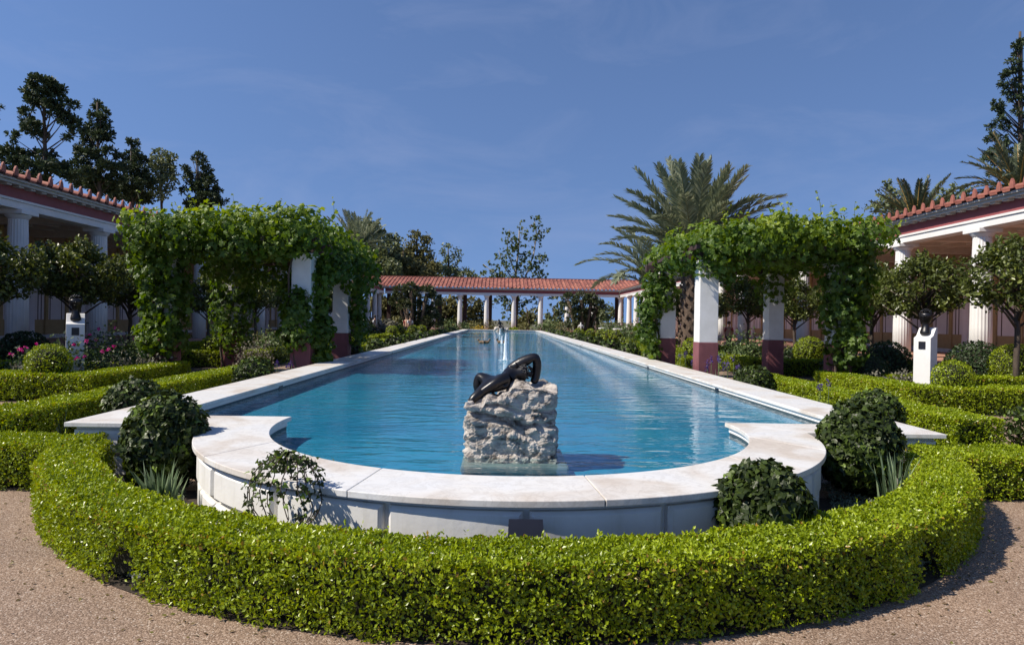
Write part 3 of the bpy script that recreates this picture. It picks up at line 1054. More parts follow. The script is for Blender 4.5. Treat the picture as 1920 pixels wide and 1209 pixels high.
for s, side in ((-1, 'left'), (1, 'right')):
    hedge('box_hedge', [(AX + s * 5.36, 6.9 if s < 0 else 7.5), (AX + s * 5.36, 10), (AX + s * 5.36, 14.0)], .56, .46, .032, 2.6, f'long box hedge beside the ivy balls along the near {side} side of the pool', seed=4. + s)
    hedge('box_hedge', [(AX + s * 7.25, 11.9), (AX + s * 7.25, 13), (AX + s * 7.25, 14.9)], .56, .46, .036, 2.5, f'box hedge on the far side of the path leading under the {side} pergola', seed=6. + s)
    hedge('box_hedge', [(AX + s * 6.98, 11.6), (AX + s * 9, 11.6), (AX + s * 12.2, 11.6)], .56, .46, .036, 2.5, f'box hedge in front of the {side} bust and its flower bed', seed=8. + s)
    hedge('box_hedge', [(AX + s * 8.3, 14.4), (AX + s * 10, 14.4), (AX + s * 12.4, 14.4)], .5, .44, .05, 2.3, f'box hedge behind the {side} bust in front of the portico', seed=10. + s)
    hedge('box_hedge', [(AX + s * 12.2, 12.2), (AX + s * 12.2, 20), (AX + s * 12.2, 34)], .5, .42, .06, 2.2, f'long low box hedge along the foot of the {side} portico', mat='boxfar', seed=12. + s)
    # beyond the pergola, bed after bed
    for j, (y0, y1) in enumerate(((19.2, 27.5), (29.5, 38.5), (41, 52), (54, 66))):
        lf = (.055, .075, .10, .12)[j]
        od = ('nearest', 'second', 'third', 'farthest')[j]
        for xx, nm in ((5.5, 'pool side'), (7.4, 'outer')):
            hedge('box_hedge', [(AX + s * xx, y0), (AX + s * xx, (y0 + y1) / 2), (AX + s * xx, y1)], .55, .48, lf, 2.0,
                  f'{nm} box hedge of the {od} bed beyond the {side} pergola', mat='boxfar', seed=20. + j + s + xx)
        hedge('box_hedge', [(AX + s * 7.7, y0 + .3), (AX + s * 9, y0 + .3), (AX + s * 11.5, y0 + .3)], .5, .48, lf, 2.0,
              f'cross box hedge at the front of the {od} bed beyond the {side} pergola', mat='boxfar', seed=30. + j + s)

# ------------------------------------------------------------------ ivy balls
def ivy(px, py, Y, r, sqz, leaf, n, label, seed, group='dark ivy balls round the pool'):
    c = at(px, py, Y)
    return ball('ivy_ball', (c.x, c.y, c.z), r, leaf, n, 'ivy', label, 'shrub', group, T_IVY, True, (1, 1, sqz), (0, 0, -.55), seed, 1.0, .85, lump=.10)

ivy(312, 826, 5.72, .335, 1.22, .056, 4600, 'big dark ivy ball hiding the left inner corner of the pool coping', 1.)
ivy(1609, 838, 5.72, .322, 1.2, .056, 4700, 'big dark ivy ball against the right shoulder of the pool wall', 2.)
ivy(1430, 952, 3.96, .268, 1.02, .055, 2700, 'leafy ivy ball in front of the right half of the curved pool wall', 3.)
for s, side in ((-1, 'left'), (1, 'right')):
    y = 8.05
    for j in range(15):
        if j in (2,):
            y += 3.87
            continue
        r = (.31 if j == 0 else .35) if j < 5 else .40
        lf = .055 if j < 2 else (.10 if j < 5 else .16)
        ball('ivy_ball', (AX + s * 4.47, y, .42), r, lf, 2100 if j < 2 else (600 if j < 5 else 260), 'ivy', f'dark ivy ball beside the {side} coping, {ORD[j if j < 2 else j - 1]} in its row from the near end', 'shrub',
             'dark ivy balls round the pool', T_IVY, True, (1.02, 1.02, 1.0), (0, 0, -.55), 3. + j + s, 1., .85, lump=.10)
        y += 3.87
# the thin ivy globe: wire hoops with a few trailing stems
c = at(535, 932, 3.92)
o = empty('ivy_globe', (c.x, c.y, 0), 'sparse see-through ivy globe trained on wire hoops before the left of the pool wall', 'shrub', 'dark ivy balls round the pool')
g = G(); st = []
for k in range(13):
    a_ = 2 * PI * k / 13 + random.uniform(-.15, .15)
    top = random.uniform(.0, .25)
    pts = []
    for j in range(11):
        th = top + (2.5 - top) * j / 10
        r = .215
        p = Vector((c.x + r * math.sin(th) * math.cos(a_ + .12 * math.sin(j)), c.y + r * .9 * math.sin(th) * math.sin(a_ + .12 * math.sin(j)), c.z + .02 + .23 * math.cos(th)))
        p.z = max(p.z, .01)
        pts.append(p)
    g.tube(pts, .0035, 5)
    st += pts[:-1] if k % 2 else pts[:7]
g.build('stem', M['bark'], o)
P = np.array([tuple(p) for p in st]); P = np.repeat(P, 5, 0) + RNG.normal(size=(len(P) * 5, 3)) * .018
keep = RNG.uniform(0, 1, len(P)) < .85
P = P[keep]
Pt = np.array(c) + np.array([0, 0, .2]) + RNG.normal(size=(130, 3)) * np.array([.07, .07, .025])
P = np.concatenate([P, Pt])
g = G(); leaves(g, P, unit(P - np.array(c)), .033, T_IVY, 0, 1, .9, (0, 0, -.5))
g.build('foliage', M['ivy'], o)

# ------------------------------------------------------------------ blades, ground cover, flowers
def blades(name, c, n, h, spread, label, mat='iris', w=.10, flowers=0, group=None, cat='plant'):
    o = empty(name, (c[0], c[1], 0), label, cat, group)
    g = G()
    V = []; Fs = []; var = []
    for k in range(n):
        a_ = random.uniform(0, 2 * PI); r0 = abs(random.gauss(0, spread * .35))
        lean = random.uniform(.03, .38)
        bx, by = c[0] + r0 * math.cos(a_), c[1] + r0 * math.sin(a_)
        hh = h * random.uniform(.6, 1.05)
        wa = random.uniform(0, PI)
        ww = h * w * random.uniform(.35, .6)
        v0 = len(V)
        for j in range(4):
            f = j / 3
            rr = lean * hh * f * f
            x, y, z = bx + rr * math.cos(a_), by + rr * math.sin(a_), hh * f * (1 - .12 * f * lean)
            wj = ww * (1 - f ** 2) + .0005
            V += [(x - wj * math.cos(wa), y - wj * math.sin(wa), z), (x + wj * math.cos(wa), y + wj * math.sin(wa), z)]
        for j in range(3):
            Fs.append((v0 + 2 * j, v0 + 2 * j + 1, v0 + 2 * j + 3, v0 + 2 * j + 2)); var.append(random.random())
    g.add(V, [np.array(Fs)], 0, np.array(var))
    g.build('blades', M[mat], o)
    for k in range(flowers):
        a_ = random.uniform(0, 2 * PI); r0 = spread * random.uniform(.2, .9)
        x, y = c[0] + r0 * math.cos(a_), c[1] + r0 * math.sin(a_)
        hh = h * random.uniform(1.0, 1.45)
        g = G(); g.tube([(x, y, 0), (x + .01, y, hh)], .005, 5)
        so = g.build('flower_stalk', M['shrub'], o)
        P = np.array([x, y, hh]) + RNG.normal(size=(24, 3)) * np.array([.022, .022, .035])
        g = G(); leaves(g, P, P - np.array([x, y, hh - .02]), .036, T_OVAL, 0, 1, .6, (0, 0, .3))
        g.build('petals', M['purple'], so)
    return o


q = gnd(300, 968); blades('iris_clump', (q.x, q.y), 60, .40, .20, 'tall grey-green iris blades in front of the big left ivy ball', w=.12)
q = gnd(1683, 966); blades('iris_clump', (q.x, q.y), 60, .50, .17, 'pale iris fan between the big right ivy ball and the round hedge', w=.06)
q = at(1585, 975, 4.35); blades('iris_clump', (q.x, q.y), 10, .37, .06, 'few iris blades sticking up over the right of the round hedge', w=.06)
q = gnd(1802, 850); blades('iris_clump', (q.x, q.y), 34, .42, .16, 'pale iris fan beside the right front corner of the coping', w=.05)
q = gnd(116, 835); blades('iris_clump', (q.x - .0, q.y), 12, .45, .06, 'thin iris blades beside the left front corner of the coping', w=.05)
for k, (x, y, n) in enumerate(((4.45, 13.2, 6), (4.5, 14.1, 5), (4.45, 15.8, 6), (4.5, 9.6, 2))):
    blades('iris_clump', (AX + x, y), 16, .55, .4, ['purple flowered stalks before the bare right pergola pillar', 'purple flowered stalks touching the bare right pergola pillar', 'purple flowered stalks behind the bare right pergola pillar', 'two purple stalks by the right coping near the second ivy ball'][k], w=.03, flowers=n)
blades('iris_clump', (AX - 4.5, 13.4), 14, .5, .3, 'small purple flowers before the front pillar of the left pergola', w=.03, flowers=3)


def cover(name, poly_fn, n, label):
    P = np.array([poly_fn() for _ in range(n)])
    P = np.concatenate([P, RNG.uniform(.015, .06, (n, 1))], 1)
    P[:, 2] += .03 * (vnoise(P, 6) + .4)
    g = G(); leaves(g, P, np.tile([0, 0, 1.], (n, 1)), .022, T_QUAD, 0, .5, 1, (0, 0, .5))
    o = g.build(name, M['thyme'])
    return tag(o, label, 'ground cover', kind='stuff')


def ringpt(a0, a1, r0, r1):
    def f():
        t = random.uniform(a0, a1); r = random.uniform(r0, r1)
        return (AX + r * math.sin(t), CY - r * math.cos(t))
    return f
cover('thyme', ringpt(.75, 1.42, 2.85, 3.55), 7500, 'grey-green thyme carpet between the pool wall and the round hedge on the right')
cover('thyme', ringpt(-1.35, -.62, 2.85, 3.5), 7500, 'grey-green thyme carpet between the pool wall and the round hedge on the left')


def bush(name, c, r, leaf, n, mat, label, T=T_OVAL, sq=(1, 1, .8), flowers=0, fmat='pink', group=None, cat='shrub', fs=.042, loose=.35, bias=(0, 0, .5)):
    o = empty(name, (c[0], c[1], 0), label, cat, group)
    D = sphere_pts(n)
    rad = r * (1 - RNG.uniform(0, 1, n) ** 2 * .7) * (1 + loose * vnoise(D, 3.3, c[0] + c[1]) + .12 * RNG.normal(size=n))
    P = np.array([c[0], c[1], r * sq[2] * .9]) + D * np.array(sq) * rad[:, None]
    P[:, 2] = np.abs(P[:, 2]) + .01
    g = G()
    for k in range(14):
        d = sphere_pts(1)[0]; d[2] = abs(d[2]) + .4
        e = Vector((c[0], c[1], 0)) + Vector(d) * r * .9
        g.tube([(c[0] + d[0] * .04, c[1] + d[1] * .04, 0), e], [.008 + r * .01, .004], 5)
    g.build('stem', M['bark'], o)
    g = G(); leaves(g, P, D, leaf, T, 0, .5, 1., bias)
    g.build('foliage', M[mat], o)
    for k in range(flowers):
        d = sphere_pts(1)[0]; d[2] = abs(d[2]) * .8 + .25; d[1] = -abs(d[1]) if k % 4 else d[1]
        p = np.array([c[0], c[1], r * sq[2] * .9]) + d * np.array(sq) * r * random.uniform(.95, 1.15)
        m = 16
        dd = sphere_pts(m)
        g = G(); leaves(g, p + dd * fs * .45, dd, fs, T_OVAL, 0, 1, .5, (0, 0, .4))
        g.build('flower', M[fmat], o)
    return o


for px, py, Y, r, nf, lab in ((60, 668, 12.6, .42, 7, 'low pink rose bush at the left end of the left bed'), (125, 650, 13.0, .50, 7, 'pink rose bush in front of the left bust pedestal'),
                              (190, 655, 13.4, .42, 5, 'pink rose bush to the right of the left bust pedestal'), (205, 630, 15.4, .55, 8, 'tall pink rose bush behind the left laurel trunk')):
    c = at(px, py, Y)
    bush('rose_bush', (c.x, c.y), r * .95, .07, 750, 'rose', lab, sq=(1.1, 1, max(.6, (c.z + .1) / r / 1.7)), flowers=nf, group='pink rose bushes in the left bed')
for px, py, Y, r, lab in ((50, 683, 12.2, .3, 'grey herb bush left of the clipped ball before the left bust'), (212, 672, 13.8, .36, 'pale grey herb mound behind the hedge of the left bed'),
                          (285, 665, 14.2, .34, 'pale grey herb mound at the foot of the left pergola'), (478, 640, 17.5, .5, 'tall grey herb bush inside the left pergola'),
                          (1640, 690, 14.0, .26, 'thin grey herb at the foot of the right vine covered pillar'), (1695, 690, 14.1, .30, 'grey leaved herb just left of the right bust pedestal')):
    c = at(px, py, Y)
    bush('herb_bush', (c.x, c.y), r, .07, 520, 'greyleaf', lab, T_QUAD, (1, 1, 1.0), group='grey herb bushes in the beds', bias=(0, 0, 1.0))
for px, py, Y, r, mat, lab in ((265, 655, 15.8, .45, 'shrub', 'green shrub left of the front pillar base of the left pergola'),
                               (510, 640, 21, .62, 'shrub', 'loose green shrub seen through the left pergola'),
                               (1395, 650, 21.5, .75, 'shrub', 'loose grey-green shrub seen through the right pergola'),
                               (1200, 645, 36, .95, 'shrub', 'loose grey-green shrub left of the vine on the far right pillar'),
                               (1150, 637, 44, .95, 'shrub', 'green shrub beside the white stone tables')):
    c = at(px, py, Y)
    bush('garden_shrub', (c.x, c.y), r, .09 if Y < 30 else .13, 900, mat, lab, T_OVAL, (1.15, 1, .9), group='loose shrubs in the beds')

# clipped box balls
for px, Y, r, zc, mat, lab in ((92, 11.75, .36, .62, 'box', 'bright clipped box ball on the corner of the left bed hedge'),
                               (1787, 11.75, .34, .60, 'box', 'bright clipped box ball right of the right bust pedestal'),
                               (1905, 15.6, .58, .60, 'box', 'large clipped box ball by the laurel trunk at the right photo edge'),
                               (1518, 22.5, .52, .62, 'boxfar', 'clipped box ball beyond the path under the right pergola'),
                               (1482, 23.5, .30, .40, 'boxdark', 'small dark clipped ball just left of the box ball beyond the right pergola'),
                               (1300, 21, .34, .72, 'boxfar', 'clipped box ball left of the bare right pergola pillar'),
                               (398, 19.6, .30, .62, 'boxfar', 'clipped box ball left of the front pillar of the left pergola'),
                               (1663, 17.6, .62, .52, 'boxdark', 'dark clipped shrub at the foot of the column left of the right bust'),
                               (1832, 16.4, .72, .48, 'boxdark', 'wide dark clipped shrub at the foot of the right column'),
                               (45, 16.5, .62, .45, 'boxdark', 'dark clipped shrub at the foot of the left portico near the photo edge'),
                               (1575, 16.2, .45, .42, 'boxdark', 'dark clipped ball behind the vine covered pillar of the right pergola'),
                               (1630, 14.9, .45, .40, 'boxdark', 'dark clipped shrub right of the vine covered pillar of the right pergola')):
    c = at(px, 640, Y)
    ball('clipped_ball', (c.x, c.y, zc), r, .036 if Y < 16 else .07, int(3200 * (r / .36) ** 2 * (1 if Y < 16 else .35)), mat, lab, 'shrub', 'clipped round shrubs in the beds', T_QUAD, True, (1, 1, .95), (0, 0, .4), Y + px, 1., .8, lump=.03)
for k, (px, py, Y) in enumerate(((1085, 628, 46), (1108, 629, 45), (1128, 628, 44), (1142, 628, 41), (1155, 629, 40), (735, 621, 44), (750, 619, 47), (775, 617, 50), (790, 617, 52))):
    c = at(px, py, Y)
    lab = (['leftmost', 'second', 'third', 'fourth', 'rightmost'][k] + ' of five small clipped balls before the white stone tables') if k < 5 else ['nearest', 'second', 'third', 'farthest'][k - 5] + ' of four small clipped balls in front of the dark left fan palm'
    ball('clipped_ball', (c.x, c.y, .62), .42, .11, 420, 'boxfar', lab, 'shrub', 'clipped round shrubs in the beds', T_QUAD, True, (1, 1, .95), (0, 0, .4), k + .5, 1., .8, lump=.03)
c = at(1910, 805, 8.1)
bush('garden_shrub', (c.x + .1, c.y), .30, .06, 900, 'ivy', 'dark grey-green shrub at the right photo edge beside the path', T_OVAL, (1, 1, .95), group='loose shrubs in the beds')

# clippings and fallen leaves on the paving along the hedge
nl_ = 260
t_ = RNG.uniform(-1.2, 1.2, nl_); r_ = HR + .04 + RNG.exponential(.16, nl_)
P = np.stack([AX + r_ * np.sin(t_), HC - r_ * np.cos(t_), np.full(nl_, .009)], 1)
P = np.concatenate([P, np.stack([RNG.uniform(-4, 4.5, 22), RNG.uniform(1.8, 4.5, 22), np.full(22, .009)], 1)])
P = P[np.hypot(P[:, 0] - AX, P[:, 1] - HC) > HR + .02]
g = G(); leaves(g, P, np.tile([0, 0, 1.], (len(P), 1)), .024, T_QUAD, 0, 1, .35, (0, 0, 0))
tag(g.build('leaf_litter', leafmat('dry_leaf', [(0, (.07, .045, .02)), (.6, (.14, .10, .035)), (1, (.16, .17, .03))], .6, .15, .3)), 'scattered clippings and dry leaves on the paving round the hedge', 'leaf litter', kind='stuff')

# ------------------------------------------------------------------ pergolas and vines
def pergola(s, side):
    x_in, x_out = AX + s * 4.5, AX + s * 7.5
    ya, yb = 14.9, 18.5
    o = empty('pergola', (AX + s * 6, 16.7, 0), f'{"left" if s < 0 else "right"} white pergola of four square pillars with maroon feet carrying vine beams', 'pergola', 'pergolas beside the pool')
    for x in (x_in, x_out):
        for y in (ya, yb):
            g = G(); g.box(x - .21, x + .21, y - .21, y + .21, 1.08, 2.78)
            p = g.build('pillar', M['lime'], o, bevel=.012)
            g = G(); g.box(x - .22, x + .22, y - .22, y + .22, 0, 1.08)
            g.build('foot', M['maroon'], p, bevel=.012)
            g = G()
            g.box(x - .235, x + .235, y - .235, y + .235, 2.78, 2.83)
            g.box(x - .28, x + .28, y - .28, y + .28, 2.8305, 2.90)
            g.build('cap', M['white'], p, bevel=.01)
    for y in (ya, yb):
        g = G()
        g.box(min(x_in, x_out) - .6, max(x_in, x_out) + .6, y - .09, y + .09, 2.903, 3.10)
        g.build('beam', M['darkwood'], o, bevel=.01)
    for k in range(8):
        x = min(x_in, x_out) - .4 + (3.8) * k / 7
        g = G()
        g.box(x - .04, x + .04, ya - .7, yb + .7, 3.103, 3.20)
        g.build('rafter', M['darkwood'], o)
    return o


pergola(-1, 'left'); pergola(1, 'right')


def vine(s, blobs, label, stems, lo):
    o = empty('grape_vine', (AX + s * 6, 16.7, 0), label, 'vine', 'grape vines on the pergolas')
    P = []; D = []; sz = []
    for (cx, cy, cz, rx, ry, rz, n) in blobs:
        n = int(n * 1.35)
        d = sphere_pts(n)
        f = 1 - RNG.uniform(0, 1, n) ** 2.2 * .55
        lum = 1 + .24 * vnoise(d + cx, 2.7, cy) + .14 * vnoise(d, 6.1, cz)
        p = np.array([cx, cy, cz]) + d * np.array([rx, ry, rz]) * (f * lum)[:, None]
        P.append(p); D.append(d)
    P = np.concatenate(P); D = np.concatenate(D)
    k = P[:, 2] > .25
    P, D = P[k], D[k]
    # leaf tone turns lighter towards the top of the crown
    var = np.clip(.40 * RNG.uniform(0, 1, len(P)) + .25 * vnoise(P, 1.6, 2.) + .22 + np.clip((P[:, 2] - 3.2) * .35, -.1, .35), 0, 1)
    g = G()
    leaves(g, P, unit(D + np.array([0, 0, .25])), RNG.uniform(.07, .155, len(P)), T_VINE, 0, .9, .75, (0, 0, -.75), var)
    # shoots and tendrils above the crown
    ti = np.where((P[:, 2] > 3.55))[0]
    gs = G()
    for i in RNG.choice(ti, min(60, len(ti)), replace=False):
        p = Vector(P[i]); h = random.uniform(.15, .5); dx, dy = random.uniform(-.2, .2), random.uniform(-.2, .2)
        pts = [p + Vector((dx * f * f, dy * f, h * f)) for f in (0, .35, .7, 1)]
        g.tube(pts, [.006, .005, .004, .002], 4, 1)
        Q = np.array([tuple(q) for q in pts for _ in range(2)]) + RNG.normal(size=(8, 3)) * .02
        leaves(g, Q, np.tile([0, 0, 1.], (8, 1)), np.array([.10, .10, .09, .09, .07, .07, .05, .05]), T_VINE, 0, .4, 1, (0, 0, .2), np.full(8, .92))
    g.build('foliage', [M['vine'], M['shrub']], o)
    for (x, y, tw) in stems:
        g = G()
        for q in range(tw):
            pts = [(x + .09 * tw * math.cos(q * 2.4 + z * 1.6) + .02 * math.sin(z * 7), y - .24 + .05 * math.sin(q * 3 + z * 2), z) for z in np.linspace(0, 2.95, 16)]
            g.tube(pts, list(np.linspace(.035, .02, 16)), 7)
        g.build('stem', M['bark'], o)
    return o


def crown(s, n, thick=1.0):
    B = []
    for i in range(6):
        for j in range(5):
            x = AX + s * ((4.5 if s > 0 else 4.35) + (3.35 if s > 0 else 3.3) * i / 5) + random.uniform(-.12, .12)
            y = 14.45 + 4.6 * j / 4 + random.uniform(-.15, .15)
            B.append((x, y, 3.38 - (.18 if i == 0 else 0) + random.uniform(-.1, .12), .55, .68, .50 * thick + random.uniform(-.05, .08), n))
    return B


L_ = crown(-1, 330, 1.0)
XA = AX - 7.5; XB = AX - 4.5
for (x, y, z, rx, ry, rz, n) in ((XA - .05, 14.7, 2.6, .62, .55, .75, 700), (XA + .05, 14.7, 1.75, .55, .5, .70, 650), (XA, 14.7, 1.05, .55, .5, .55, 480), (XA - .28, 14.8, 3.0, .5, .6, .6, 420), (XA - .22, 15.0, 2.4, .45, .5, .6, 300),
                                 (XA + .1, 18.4, 2.5, .6, .6, .7, 480), (XA + .0, 18.4, 1.6, .6, .55, .7, 480), (XA + .15, 18.3, .95, .5, .5, .45, 260),
                                 (XB - .30, 15.25, 2.15, .30, .35, .40, 240), (XB - .20, 15.0, 1.6, .32, .35, .45, 300), (XB - .05, 14.66, 1.2, .36, .28, .42, 300), (XB - .02, 14.60, 1.75, .27, .20, .40, 260), (XB + .22, 15.1, 1.9, .28, .32, .9, 420), (XB + .28, 15.1, 1.0, .34, .35, .7, 420),
                                 (XB + .45, 15.6, 2.75, .5, .6, .5, 360), (XB + .55, 18.0, 2.7, .55, .6, .65, 380), (XB + .40, 18.6, 2.0, .28, .4, .6, 200), (XB + .42, 18.7, 1.2, .25, .35, .6, 160),
                                 (XB - 1.5, 14.35, 2.98, 1.2, .35, .28, 420), (XB - .4, 14.4, 3.0, .5, .35, .25, 200),
                                 (AX - 6, 18.9, 2.8, 1.6, .4, .55, 500), (XA + .7, 16.6, 2.75, .5, 1.5, .45, 420)):
    L_.append((x, y, z, rx, ry, rz, n))
vine(-1, L_, 'thick grape vine smothering the left pergola and hanging down its outer pillars', [(XA, 14.9, 2), (XB - .16, 14.9, 1), (XA, 18.5, 2)], 1)
R_ = crown(1, 330, 1.0)
XA = AX + 4.5; XB = AX + 7.5
for (x, y, z, rx, ry, rz, n) in ((XB + .05, 14.7, 2.5, .60, .55, .70, 650), (XB + .02, 14.7, 1.75, .50, .5, .62, 520), (XB + .05, 14.65, 1.05, .42, .45, .55, 380), (XB + .25, 14.8, 2.9, .52, .55, .6, 480), (XB + .25, 14.9, 2.2, .4, .45, .55, 300),
                                 (XA - .38, 18.4, 2.5, .32, .4, .45, 260), (XA - .50, 18.4, 1.9, .34, .4, .55, 300), (XA - .55, 18.35, 1.25, .30, .35, .5, 220), (XA - .38, 18.3, .75, .2, .3, .4, 120), (XA - .1, 18.2, 2.3, .3, .3, .45, 220),
                                 (XA + .18, 14.55, 2.85, .40, .32, .32, 230), (XA + .36, 14.7, 2.62, .16, .22, .34, 90), (XA - .35, 15.2, 3.1, .5, .5, .35, 220), 
                                 (AX + 6.2, 14.4, 3.05, 1.3, .35, .24, 360), (XB, 18.5, 2.6, .5, .5, .6, 300)):
    R_.append((x, y, z, rx, ry, rz, n))
vine(1, R_, 'leafy grape vine over the right pergola, hanging down its outer front pillar', [(XB, 14.9, 2), (XA - .25, 18.5, 1)], 1)

# ------------------------------------------------------------------ porticoes
ZF = .45
ZB = 4.40
def column_mesh(flutes=20):
    g = G()
    h = ZB - ZF - .30
    prof = [(.285, 0), (.283, h * .3), (.272, h * .6), (.248, h * .9), (.240, h), (.243, h + .02), (.243, h + .05)]
    mod = (lambda q: 1 - .055 * abs(math.sin(q * flutes / 2)) ** .6 * 1.0)
    g.lathe([(r, z + ZF) for r, z in prof], (0, 0, 0), flutes * 6, 0, lambda q: 1 - .065 * (abs(math.sin(q * flutes / 2)) ** .7))
    c = G()
    c.lathe([(.242, h + .0505), (.255, h + .07), (.30, h + .12), (.325, h + .16), (.325, h + .175)], (0, 0, ZF), 40)
    c.box(-.35, .35, -.35, .35, ZF + h + .1755, ZB)
    return g, c


cg, cc = column_mesh()
col0 = cg.build('column', M['white'])
cap0 = cc.build('capital', M['white'], col0, bevel=.012)
COL_USED = False


def put_column(x, y, parent):
    global COL_USED
    if not COL_USED:
        c, k = col0, cap0
        COL_USED = True
    else:
        c = col0.copy(); COL.objects.link(c)
        k = cap0.copy(); COL.objects.link(k); k.parent = c
    c.parent = parent
    c.location = Vector((x, y, 0)) - wloc(parent)
    return c


def tile_roof(g, org, along, up, length, slope, pitch=.465, rows=9):
    """curved cover tiles over pans, laid row over row; org = eave start"""
    org, along, up = Vector(org), Vector(along).normalized(), Vector(up)
    upn = up.normalized()
    nrm = along.cross(upn)
    if nrm.z < 0: nrm = -nrm
    nt_ = int(length / pitch)
    prof = [(-.5, 0.0)] + [(-.24 + .24 * (1 - math.cos(t)), .105 * math.sin(t)) for t in np.linspace(0, PI, 7)]
    prof = [(-.5, 0), (-.22, .0), (-.205, .045), (-.14, .08), (0, .095), (.14, .08), (.205, .045), (.22, 0), (.5, 0)]
    rl = slope / rows
    V = []; Fs = []; var = []
    for r in range(rows):
        for k in range(nt_):
            v0 = len(V)
            vr = random.random()
            for e, lift in ((r * rl - (.03 if r else 0), .030), ((r + 1) * rl, .0)):
                for (u, h) in prof:
                    V.append(tuple(org + along * ((k + .5 + u) * pitch) + upn * e + nrm * (h * (1.06 if lift else .94) + lift)))
            m = len(prof)
            for j in range(m - 1):
                Fs.append((v0 + j, v0 + j + 1, v0 + m + j + 1, v0 + m + j)); var.append(vr)
            # lower lip
            b0 = len(V)
            for (u, h) in prof:
                V.append(tuple(org + along * ((k + .5 + u) * pitch) + upn * (r * rl - (.03 if r else 0)) + nrm * (h * 1.06 - .02)))
            for j in range(m - 1):
                Fs.append((v0 + j + 1, v0 + j, b0 + j, b0 + j + 1)); var.append(vr * .8)
    g.add(V, [np.array(Fs)], 0, np.array(var))
    return nt_


def antefix_mesh(axis):
    g = G()
    pts = [(-.075, 0), (-.078, .09), (-.058, .18), (-.024, .245), (0, .265), (.024, .245), (.058, .18), (.078, .09), (.075, 0)]
    n = len(pts)
    if axis == 'x':   # faces along x, plate spans y
        V = [(x, u, h) for x in (-.025, .025) for u, h in pts]
    else:
        V = [(u, x, h) for x in (-.025, .025) for u, h in pts]
    Fs = [tuple(range(n)), tuple(range(2 * n - 1, n - 1, -1))] + [(i, n + i, n + (i + 1) % n, (i + 1) % n) for i in range(n)]
    g.add(V, Fs)
    return g


